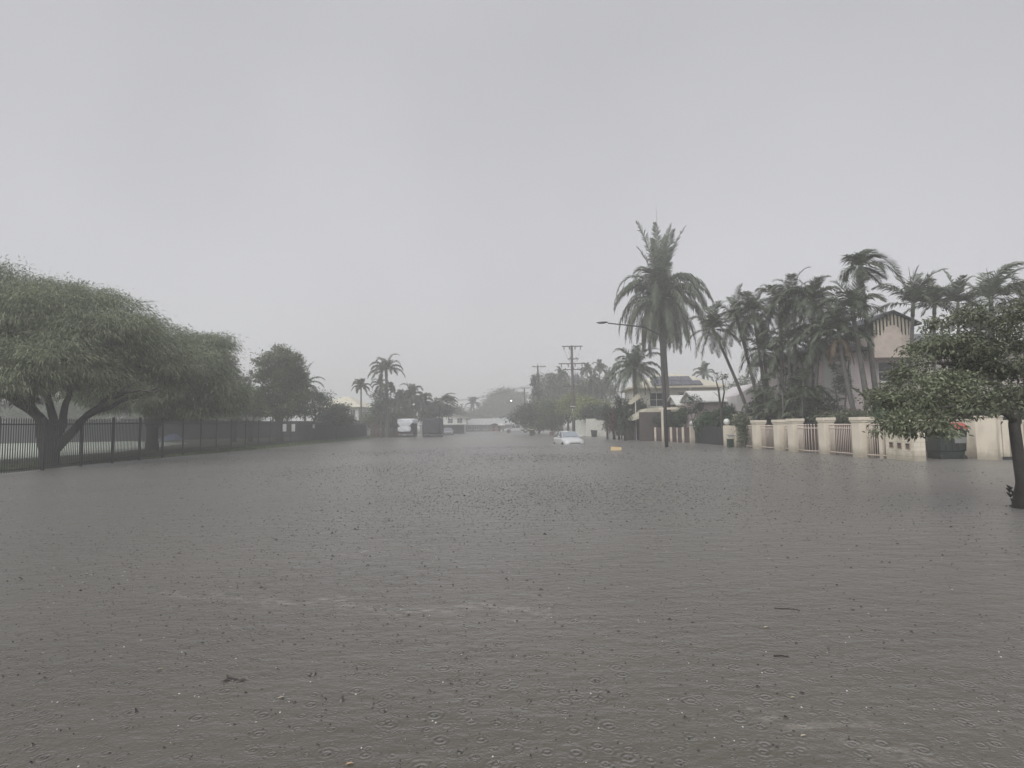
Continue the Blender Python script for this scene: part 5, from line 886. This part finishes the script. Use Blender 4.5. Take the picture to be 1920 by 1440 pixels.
def hatchback(label, loc, rz, paint):
    t = thing('hatchback_car', label, 'car', loc, rz)
    st = [(0.0, .62, .30, .55), (.06, .74, .22, .66), (.28, .82, .2, .76), (1.0, .845, .2, .93), (1.15, .85, .2, .96), (2.2, .85, .2, .97), (3.3, .845, .2, .99), (3.75, .82, .22, 1.0), (3.95, .76, .3, .95), (4.0, .70, .35, .80)]
    mb = MB(); vs = []
    for y, w_, zb, zt in st: vs += [(-w_ * .93, y, zb), (-w_, y, zb + .12), (-w_, y, zt - .16), (-w_ * .93, y, zt - .03), (-w_ * .55, y, zt + .015), (0, y, zt + .03), (w_ * .55, y, zt + .015), (w_ * .93, y, zt - .03), (w_, y, zt - .16), (w_, y, zb + .12), (w_ * .93, y, zb)]
    n = 11; mb.add(vs, [(i * n + k, i * n + (k + 1) % n, (i + 1) * n + (k + 1) % n, (i + 1) * n + k) for i in range(len(st) - 1) for k in range(n)] + [tuple(range(n)), tuple(range(len(vs) - 1, len(vs) - n - 1, -1))]); mb.build('body', paint, t, True)
    # roof shell and pillars; glass set between
    b0, b1, r0, r1, wb, wr, zb, zr = 1.02, 3.82, 1.75, 3.35, .76, .58, .95, 1.44
    mb = MB(); mb.add([(-wr, r0, zr - .03), (0, r0 - .05, zr + .01), (wr, r0, zr - .03), (wr * 1.03, (r0 + r1) / 2, zr), (wr, r1, zr - .05), (0, r1 + .03, zr - .01), (-wr, r1, zr - .05), (-wr * 1.03, (r0 + r1) / 2, zr), (0, (r0 + r1) / 2, zr + .045)], [(0, 1, 8, 7), (1, 2, 3, 8), (8, 3, 4, 5), (7, 8, 5, 6)])
    ro = mb.build('roof', paint, t, True); md = ro.modifiers.new('thick', 'SOLIDIFY'); md.thickness = .05
    mb = MB()
    for s in (-1, 1):
        for (ya, yb, ra) in ((b0, r0, .035), (2.3, 2.35, .03), (b1, r1, .05)): mb.tube([(s * wb, ya, zb), (s * (wb + wr) / 2 * 1.01, (ya + yb) / 2, (zb + zr) / 2), (s * wr, yb, zr - .03)], ra, 6)
    mb.build('window_pillar', paint, t, True)
    g = MB(); g.add([(-wb + .03, b0 - .01, zb - .02), (wb - .03, b0 - .01, zb - .02), (wr - .02, r0 - .01, zr - .03), (-wr + .02, r0 - .01, zr - .03)], [(0, 1, 2, 3)]); g.build('windscreen', mat('reflection_grey_glass', (.30, .33, .37), .12, .1), t)  # pale reflection on the windscreen painted into its base colour
    g = MB(); g.add([(-wb + .05, b1, zb), (wb - .05, b1, zb), (wr - .02, r1, zr - .05), (-wr + .02, r1, zr - .05)], [(0, 1, 2, 3)]); g.build('rear_window', M_GLASS, t)
    for s in (-1, 1):
        g = MB(); g.add([(s * (wb - .005), b0 + .08, zb), (s * (wb - .005), b1 - .1, zb), (s * (wr + .005), r1 - .02, zr - .06), (s * (wr + .005), r0 + .05, zr - .06)], [(0, 1, 2, 3)]); g.build('side_window', M_GLASS, t)
        m_ = MB(); m_.ball((0, 0, 0), .1, 8, .75); mi = m_.build('side_mirror', paint, t, True); mi.location = (s * .97, 1.28, 1.0); mi.scale = (1.1, .7, 1)
        m_ = MB(); m_.tube([(s * .83, 1.25, .97), (s * .93, 1.28, .99)], .025, 5); a_ = m_.build('mirror_arm', M_BLACK, t)
        h_ = MB(); h_.add([(s * .50, .035, .50), (s * .75, .12, .50), (s * .80, .27, .66), (s * .74, .22, .70), (s * .52, .07, .63)], [(0, 1, 2, 3, 4)]); ho_ = h_.build('headlight', M_LENS, t); md = ho_.modifiers.new('thick', 'SOLIDIFY'); md.thickness = .05; md.offset = 0
        for y in (.72, 3.25): wheel(t, s * .78, y, .29)
        h_ = MB(); h_.box(s * .70 - .1, s * .70 + .1, 3.94, 4.0, .62, .86, .01); h_.build('tail_light', mat('tail_red', (.4, .03, .03), .3), t)
    h_ = MB(); h_.box(-.42, .42, -.012, .05, .46, .53, .008); h_.build('grille', M_BLACK, t); h_ = MB(); h_.box(-.26, .26, -.02, .0, .33, .43); h_.build('number_plate', mat('plate', (.55, .55, .5), .5), t)
    h_ = MB(); h_.tube([(-.5, .98, .985), (-.05, 1.12, 1.04)], .012, 5); h_.tube([(.0, .98, .985), (.45, 1.12, 1.04)], .012, 5); h_.build('wiper', M_BLACK, t)
    h_ = MB()
    for s in (-1, 1): h_.tube([(s * .845, 2.1, .84), (s * .865, 2.1, .84), (s * .865, 2.28, .84), (s * .845, 2.28, .84)], .012, 5)
    h_.build('door_handle', M_BLACK, t)
    return t
p = G(1078, 833.5); car = hatchback('white hatchback car stranded with water up to its headlights', (p.x, p.y - .2, -.38), R(10), M_CARW); car.rotation_euler[0] = R(-1.0)
o = MB(); o.box(.62, .72, -.02, .08, .95, 1.22, .01); o.tube([(.55, 1.6, .9), (.58, 1.5, 1.15)], .06, 6); x_ = o.build('steering_wheel', M_BLACK, car); x_.data.clear_geometry(); mm = MB(); mm.lathe([(.16, 0), (.19, .015), (.16, .03)], (.38, 1.45, .95), 14); bpy.data.objects.remove(x_); mm.build('steering_wheel', M_BLACK, car)
p = W(841, 812, 106); c2 = copy_tree(car); c2.location = (p.x, 106, -.15); c2.rotation_euler = (0, 0, R(8)); c2['label'] = 'pale car parked half hidden beside the dark covered caravan'
c2['group'] = car['group'] = 'hatchback cars in the water'
# utility truck
p = W(968, 812, 128); t = thing('utility_truck', 'white twin cab utility truck with flat tray, parked side on in shallow water', 'utility truck', (p.x, 128, -.12))
mb = MB(); mb.prism([(-2.62, .52), (-2.62, .92), (-2.5, 1.02), (-1.35, 1.12), (-.72, 1.74), (-.55, 1.80), (.85, 1.80), (.95, 1.74), (1.02, .55), (-.9, .5), (-1.15, .5), (-1.25, .75), (-1.5, .92), (-1.8, .92), (-2.05, .75), (-2.15, .5)], -.85, .85); mb.build('body', M_CARW, t, bev=.05)
for x0, x1, xt0, xt1, nm in ((-1.08, -.18, -.66, -.18, 'front_window'), (-.08, .78, -.08, .78, 'rear_window')):
    for y in (-.858, .858): g = MB(); g.prism([(x0, 1.17), (x1, 1.17), (xt1, 1.68), (xt0, 1.68)], y - .004, y + .004); g.build(nm, M_GLASS, t)
g = MB(); g.add([(-1.40, -.7, 1.12), (-1.40, .7, 1.12), (-.82, .66, 1.70), (-.82, -.66, 1.70)], [(0, 1, 2, 3)]); o = g.build('windscreen', M_GLASS, t); o.location.x = -.012
mb = MB(); mb.box(1.12, 3.0, -.92, .92, .80, .88); mb.box(1.12, 1.16, -.92, .92, .88, 1.25); mb.box(1.16, 3.0, -.92, -.88, .883, 1.12); mb.box(1.16, 3.0, .88, .92, .883, 1.12); mb.box(2.96, 3.0, -.87, .87, .883, 1.12); mb.build('tray', mat('tray_cream', (.55, .54, .47), .5, .1), t)
mb = MB(); mb.box(1.1, 2.9, -.35, .35, .5, .78); mb.build('chassis', M_BLACK, t); mb = MB(); mb.box(1.7, 2.3, -.95, -.55, .45, .75, .03); mb.build('under_tray_box', M_CARW, t)
for x in (-1.65, 2.0):
    for y in (-.75, .75): wh = wheel(t, y, x, .38, .39, .24); wh.rotation_euler = (0, 0, R(90)); wh.scale = (1, -1, 1); wh.location = (0, 0, 0)
mb = MB(); mb.tube([(-2.72, -.8, .5), (-2.76, -.8, 1.0), (-2.76, .8, 1.0), (-2.72, .8, .5)], .045, 6); mb.box(-2.8, -2.66, -.85, .85, .48, .72, .02); mb.build('bull_bar', M_BLACK, t)
mb = MB(); mb.tube([(-1.5, -.9, 1.0), (-1.05, -.9, 1.15), (-.62, -.9, 1.85), (-.75, -.9, 1.95)], .05, 6); mb.build('snorkel', M_BLACK, t)
for y in (-.6, .6): mb = MB(); mb.box(-2.65, -2.58, y - .16, y + .16, .78, .93, .01); mb.build('headlight', M_LENS, t)
mb = MB(); mb.box(-.95, -.85, -1.05, -.88, 1.15, 1.32, .02); mb.build('side_mirror', M_BLACK, t)
# covered caravans
M_COVER = mat('dark_grey_cover', (.035, .038, .048), .75, .25, 1.2, 1., 3.5); M_TARP = mat('white_tarp', (.85, .87, .90), .6, .08, 1.5, .8, 5)
def cloth_box(x0, x1, y0, y1, z0, z1, rr, amp, seed, n=14):
    bm = bmesh.new(); bmesh.ops.create_cube(bm, size=1)
    bmesh.ops.subdivide_edges(bm, edges=bm.edges, cuts=n, use_grid_fill=True); rg_ = np.random.default_rng(seed); ph = rg_.uniform(0, 6, 6)
    for v in bm.verts:
        c = v.co * 2; x, y, z = c
        q = (abs(x) ** rr + abs(y) ** rr + abs(z) ** rr) ** (1 / rr); m_ = max(abs(x), abs(y), abs(z)); k = m_ / q if z > 0 or True else 1
        kx = k ** .8; f = amp * (math.sin(x * 5 + z * 3 + ph[0]) * math.sin(y * 4 + ph[1]) + .6 * math.sin(z * 7 + x * 9 + ph[2]))
        v.co = Vector(((x0 + x1) / 2 + x * kx * (x1 - x0) / 2 + f * .5, (y0 + y1) / 2 + y * kx * (y1 - y0) / 2 + f, (z0 + z1) / 2 + z * (k ** .6) * (z1 - z0) / 2 + (f * .3 if z > 0 else 0)))
    mb = MB(); bm.verts.index_update(); mb.add([v.co for v in bm.verts], [[v.index for v in f.verts] for f in bm.faces]); bm.free(); return mb
p = G(760, 820); t = thing('covered_caravan', 'caravan under a dark cover with a bulging white tarpaulin over its top', 'caravan', (p.x, p.y, 0), R(2), 'covered caravans')
cloth_box(-1.22, 1.22, 0, 5.2, .42, 2.55, 14, .015, 1).build('cover', M_COVER, t, True)
cb = cloth_box(-1.38, 1.42, -.16, 5.3, 2.02, 2.86, 5, .03, 2); cb.build('white_tarp', M_TARP, t, True)
mb = MB(); shp = [(-1.22, 2.35), (1.0, 2.45), (1.12, 2.2), (.72, 1.78), (.35, 1.60), (-.7, 1.58), (-1.0, 1.85)]; mb.prism(shp, -.17, -.03); mb.build('tarp_flap', M_TARP, t, True, bev=.05)
cb = cloth_box(-1.15, .88, -.24, .05, .84, 1.66, 3, .05, 3, 10); cb.build('lower_tarp', M_TARP, t, True)
mb = MB(); mb.box(-1.1, 1.15, .03, 5.0, .05, .44); mb.build('chassis', M_BLACK, t); mb = MB(); mb.box(-1.15, 1.18, -.1, .0, .30, .50, .02); mb.build('bumper', mat('bumper_grey', (.2, .2, .2), .5), t)
mb = MB(); mb.box(-.35, .1, -.13, -.101, .3, .42); mb.build('number_plate', mat('plate', (.55, .55, .5), .5), t)
for x in (-.95, .95): mb = MB(); mb.box(x - .12, x + .12, -.13, -.101, .52, .62); mb.build('tail_light', mat('tail_red', (.4, .03, .03), .3), t); wheel(t, x, 2.6, .3, .33)
p = G(809, 820); t = thing('covered_caravan', 'boxy caravan wholly wrapped in a dark grey cover', 'caravan', (p.x, p.y + .3, 0), R(1), 'covered caravans')
cloth_box(-1.36, 1.25, 0, 5.4, .42, 2.86, 12, .035, 7).build('cover', M_COVER, t, True)
mb = MB(); mb.box(-1.3, 1.22, .05, 5.2, -.1, .30); mb.build('chassis', M_BLACK, t); mb = MB(); mb.box(-1.0, -.5, -.02, .03, .44, .54); mb.box(-.2, .7, -.02, .03, .2, .28); mb.build('reflector', mat('bumper_grey', (.2, .2, .2), .5), t)
for x in (-1.0, 1.0): wheel(t, x, 2.7, .3, .33)
mb = MB(); mb.tube([(-1.33, -.03, 1.1), (1.22, -.03, 1.1)], .018, 5); mb.tube([(-1.33, -.03, 1.9), (1.22, -.03, 1.85)], .018, 5); mb.build('strap', M_BLACK, t)
# wheelie bins
def bin_(name, label, loc, rz, body, lid, group='household wheelie bins'):
    t = thing(name, label, 'bin', loc, rz, group); mb = MB(); vs = []
    for z, s_ in ((.05, .80), (.5, .90), (.93, 1.0), (.94, 1.06), (1.0, 1.06)): a, b_ = .29 * s_, .34 * s_; vs += [(-a, -b_ + (.03 if z < .1 else 0), z), (a, -b_ + (.03 if z < .1 else 0), z), (a, b_, z), (-a, b_, z)]
    mb.add(vs, [(i * 4 + k, i * 4 + (k + 1) % 4, i * 4 + 4 + (k + 1) % 4, i * 4 + 4 + k) for i in range(4) for k in range(4)] + [(3, 2, 1, 0), (16, 17, 18, 19)]); mb.build('body', body, t, bev=.012)
    mb = MB(); mb.prism([(-.38, 1.005), (.36, 1.005), (.38, 1.05), (.3, 1.09), (-.25, 1.07), (-.38, 1.03)], -.315, .315, 'x'); mb.build('lid', lid, t, bev=.012)
    mb = MB(); mb.tube([(-.25, .42, .97), (.25, .42, .97)], .02, 6); mb.tube([(-.25, .36, .97), (-.25, .42, .97)], .018, 5); mb.tube([(.25, .36, .97), (.25, .42, .97)], .018, 5); mb.build('handle', body, t)
    for x in (-.27, .27): mb = MB(); mb.tube([(x - .025, .30, .1), (x + .025, .30, .1)], .1, 12); mb.build('wheel', M_BLACK, t)
    return t
M_YEL = mat('yellow_lid', (.50, .37, .19), .45, .1); M_BG = mat('bin_dark_green', (.06, .075, .06), .5, .1)
p = G(996.5, 816.8); bin_('wheelie_bin', 'dark wheelie bin with a yellow lid standing in water by the dark round tree', (p.x, p.y, -.12), R(8), M_BG, M_YEL)
p = G(1034.5, 817); bin_('wheelie_bin', 'small brownish red bin left of the stranded car', (p.x, p.y, -.48), R(-10), mat('bin_brown', (.17, .11, .10), .6, .15), mat('bin_brown', (.17, .11, .10), .6))
p = W(1114, 817, 75); bin_('wheelie_bin', 'dark bin standing before the white fence sheets', (p.x, 75, -.25), R(15), M_BLACK, M_BLACK)
fb = bin_('floating_bin', 'yellow lidded bin floating tipped over in the open water', (0, 0, 0), 0, mat('bin_murky', (.10, .08, .05), .5), M_YEL); p = G(1157, 844.5); fb.rotation_euler = (R(62), R(5), R(-6)); fb.location = (p.x, p.y + 1.0, -.62)
# ================================================================ PEOPLE
def skin_body(name, joints, edges, m, parent=None, sub=2, root=0):
    me = bpy.data.meshes.new(name); me.from_pydata([j[0] for j in joints], edges, []); o = bpy.data.objects.new(name, me); COL.objects.link(o); md = o.modifiers.new('skin', 'SKIN'); md.use_smooth_shade = True
    for i, j in enumerate(joints): s = me.skin_vertices[0].data[i]; s.radius = j[1] if isinstance(j[1], tuple) else (j[1], j[1]); s.use_root = (i == root)
    if sub: sb = o.modifiers.new('sub', 'SUBSURF'); sb.levels = sb.render_levels = sub
    me.materials.append(m)
    if parent is not None: o.parent = parent
    return o
SKIN = mat('skin', (.42, .26, .19), .5, .05)
def person(label, loc, rz, shirt, shorts, hair, arm_up=1, dress=False):
    t = thing('person', label, 'person', loc, rz, 'people wading at the end of the street')
    J = [((0, 0, .93), (.15, .10)), ((0, 0, 1.10), (.135, .09)), ((0, 0, 1.30), (.165, .10)), ((0, 0, 1.42), (.12, .08)), ((0, .0, 1.50), .05), ((0, -.01, 1.56), .065), ((0, -.015, 1.65), (.082, .098)), ((0, -.01, 1.73), (.06, .075)),
         ((0, -.10, 1.62), .018)]
    E = [(0, 1), (1, 2), (2, 3), (3, 4), (4, 5), (5, 6), (6, 7), (6, 8)]
    for s in (-1, 1):
        k = len(J); J += [((s * .10, 0, .86), .09), ((s * .12, -.02 * s, .48), .056), ((s * .125, .03 * s, .09), .038), ((s * .13, .0, .04), .04), ((s * .14, -.16, .02), .032)]; E += [(0, k), (k, k + 1), (k + 1, k + 2), (k + 2, k + 3), (k + 3, k + 4)]
        k = len(J)
        if s == arm_up: A = [(s * .20, 0, 1.40), (s * .26, -.05, 1.14), (s * .20, -.26, 1.22), (s * .17, -.33, 1.25)]
        else: A = [(s * .20, 0, 1.40), (s * .25, .02, 1.12), (s * .25, -.06, .88), (s * .25, -.09, .80)]
        J += [(A[0], .055), (A[1], .042), (A[2], .027), (A[3], (.036, .02))]; E += [(3, k), (k, k + 1), (k + 1, k + 2), (k + 2, k + 3)]
        d = (Vector(A[3]) - Vector(A[2])).normalized(); h = k + 3; sd = Vector((0, 1, 0)) if s != arm_up else Vector((1, 0, 0))
        for f in range(4):
            a_ = Vector(A[3]) + d * .035 + sd * (f - 1.5) * .019; b_ = a_ + d * (.035 + .008 * (1 - abs(f - 1.3))) + Vector((0, 0, .012)); c_ = b_ + d * .012 + Vector((-s * .018, 0, .01)); k2 = len(J); J += [(tuple(a_), .009), (tuple(b_), .008), (tuple(c_), .007)]; E += [(h, k2), (k2, k2 + 1), (k2 + 1, k2 + 2)]
        a_ = Vector(A[3]) - sd * .035 + d * .005; b_ = a_ + d * .03 - sd * .012; k2 = len(J); J += [(tuple(a_), .01), (tuple(b_), .009)]; E += [(h, k2), (k2, k2 + 1)]
    skin_body('body', J, E, SKIN, t)
    su, lo = arm_up, -arm_up
    sh = [((0, 0, .92), (.17, .12)), ((0, 0, 1.12), (.155, .11)), ((0, 0, 1.32), (.185, .12)), ((0, 0, 1.44), (.11, .085))]; e2 = [(0, 1), (1, 2), (2, 3)]
    for s in (-1, 1): k = len(sh); sh += [((s * .20, 0, 1.40), .075), ((s * .245, -.01, 1.24), .062)]; e2 += [(3, k), (k, k + 1)]
    skin_body('shirt', sh, e2, shirt, t)
    so = [((0, 0, .93), (.17, .125))]; e3 = []
    for s in (-1, 1): k = len(so); so += [((s * .10, 0, .82), .115), ((s * .12, -.01, .50), .085)]; e3 += [(0, k), (k, k + 1)]
    skin_body('shorts', so, e3, shorts, t)
    mb = MB(); mb.ball((0, .015, 1.70), .108, 10, 1.); mb.build('hair', hair, t, True)
    for x in (-.03, .03): mb = MB(); mb.ball((x, -.108, 1.655), .011, 6); mb.build('eye', M_BLACK, t, True)
    mb = MB(); mb.ball((0, -.104, 1.595), .018, 6, .3); mb.build('mouth', mat('lips', (.3, .12, .1), .5), t, True)
    return t
pz = -.02
p = W(925.5, 812, 122); person('person in a brown top and dark shorts under the black umbrella', (p.x, 122, pz), R(20), mat('brown_shirt', (.16, .11, .08), .8), mat('dark_shorts', (.04, .04, .05), .8), mat('dark_hair', (.03, .022, .018), .6), 1)
p2 = W(936.5, 812, 123); person('person in dark clothes holding a pale umbrella and a white bag', (p2.x, 123, pz), R(-30), mat('navy_shirt', (.05, .055, .08), .8), mat('dark_shorts', (.04, .04, .05), .8), mat('dark_hair', (.03, .022, .018), .6), 1)
def umbrella(label, loc, hand, top, rad, m, tilt=0):
    t = thing('umbrella', label, 'umbrella', loc, tilt, 'umbrellas'); mb = MB(); mb.tube([hand, top], .009, 6); mb.build('shaft', M_BLACK, t); mb = MB(); n = 8; vs = [tuple(top)]; top = Vector(top)
    for ring, (rr_, dz) in enumerate(((.35, -.03), (.7, -.12), (1., -.27))):
        for k in range(n * 2): a_ = math.pi * k / n; q = .93 if k % 2 else 1; vs.append((top.x + math.cos(a_) * rad * rr_ * q, top.y + math.sin(a_) * rad * rr_ * q, top.z + dz * rad / .55 * (1. if k % 2 == 0 else .93)))
    N_ = n * 2; mb.add(vs, [(0, 1 + k, 1 + (k + 1) % N_) for k in range(N_)] + [(1 + r_ * N_ + k, 1 + (r_ + 1) * N_ + k, 1 + (r_ + 1) * N_ + (k + 1) % N_, 1 + r_ * N_ + (k + 1) % N_) for r_ in range(2) for k in range(N_)]); o = mb.build('canopy', m, t, True); md = o.modifiers.new('thick', 'SOLIDIFY'); md.thickness = .006
    mb = MB(); mb.tube([hand, Vector(hand) - Vector((0, 0, .1))], .014, 6); mb.build('handle', M_BLACK, t)
def handpt(rz, s=1): a = Vector((s * .17, -.36, 1.26)); return Matrix.Rotation(rz, 3, 'Z') @ a
h = handpt(R(20)); umbrella('open black umbrella held by the left person of the pair', (p.x, 122, pz), h, h + Vector((-.1, .3, .85)), .85, mat('black_fabric', (.02, .02, .022), .6))
h = handpt(R(-30)); umbrella('wide pale umbrella held by the person in dark clothes', (p2.x, 123, pz), h, h + Vector((.45, .2, .82)), 1.0, mat('pale_fabric', (.62, .60, .56), .6))
mb = MB(); mb.box(-.16, .16, -.06, .06, 0, .42, .03); t = thing('carry_bag', 'white bag hanging from the hand of the person in dark clothes', 'bag', (p2.x + .42, 122.7, .30)); mb.build('bag', M_WHITE, t); mb = MB(); mb.tube([(-.1, 0, .41), (-.05, 0, .52), (.05, 0, .52), (.1, 0, .41)], .01, 5); mb.build('strap', M_WHITE, t)
# ================================================================ THINGS AFLOAT
def twig(label, px, py, pts, r_=.006, leaves_=()):
    p = G(px, py); t = thing('floating_twig', label, 'twig', (p.x, p.y, .0), 0, 'twigs afloat'); mb = MB(); mb.tube(pts, [r_] * (len(pts) - 1) + [r_ * .5], 6); mb.build('stem', M_BARKW, t, True)
    for lx, ly, a_ in leaves_: mb = MB(); mb.add([(lx, ly, .004), (lx + .03 * math.cos(a_ + .5), ly + .03 * math.sin(a_ + .5), .012), (lx + .06 * math.cos(a_), ly + .06 * math.sin(a_), .006), (lx + .03 * math.cos(a_ - .5), ly + .03 * math.sin(a_ - .5), .010)], [(0, 1, 2, 3)]); mb.build('leaf', mat('dead_leaf', (.05, .035, .025), .6), t)
twig('forked dark twig floating at the lower left of the water', 434, 1275, [(-.05, .05, .01), (-.03, .01, .012), (.03, -.01, .01), (.05, -.02, .01)], .005, ((.0, -.01, 3.6), (.05, -.02, 0)))
twig('short dark twig floating right of centre in the lower water', 1466, 1232, [(-.05, .01, .006), (0, .004, .01), (.045, -.01, .004)], .005)
twig('thin straight twig floating farther out right of centre', 1475, 1143, [(-.09, .03, .004), (0, .0, .01), (.10, -.03, .003)], .004)
for i, (x, y, a_, c, lab) in enumerate(((655, 1436, .3, 0, 'orange brown leaf cut by the bottom border of the picture'), (1507, 1383, .1, 1, 'pale curled leaf afloat near the bottom right'), (1487, 1311, -.2, 1, 'pale leaf afloat above the pale curled one'), (1437, 1178, .3, 1, 'long pale leaf below the thin straight twig'), (300, 1257, .5, 1, 'slim pale leaf left of the forked dark twig'), (527, 1311, .6, 1, 'slim pale leaf right below the forked dark twig'))):
    p = G(x, y); t = thing('floating_leaf', lab, 'leaf', (p.x, p.y, .003), a_, 'leaves afloat'); mb = MB(); s_ = (.04, .035, .03, .05, .035, .04)[i]
    mb.add([(-s_ / 2, 0, .004), (-s_ * .2, s_ * .22, .010), (s_ * .25, s_ * .18, .010), (s_ / 2, 0, .005), (s_ * .2, -s_ * .2, .012), (-s_ * .25, -s_ * .2, .010), (0, 0, .002)], [(0, 6, 5), (0, 1, 6), (1, 2, 6), (2, 3, 6), (3, 4, 6), (4, 5, 6)]); mb.build('blade', mat('orange_leaf', (.40, .29, .19), .5) if c == 0 else mat('pale_leaf', (.42, .38, .30), .5), t)
    mb = MB(); mb.tube([(-s_ / 2, 0, .005), (-s_ * .8, .003, .006)], .0015, 4); mb.build('stalk', M_DEAD, t)
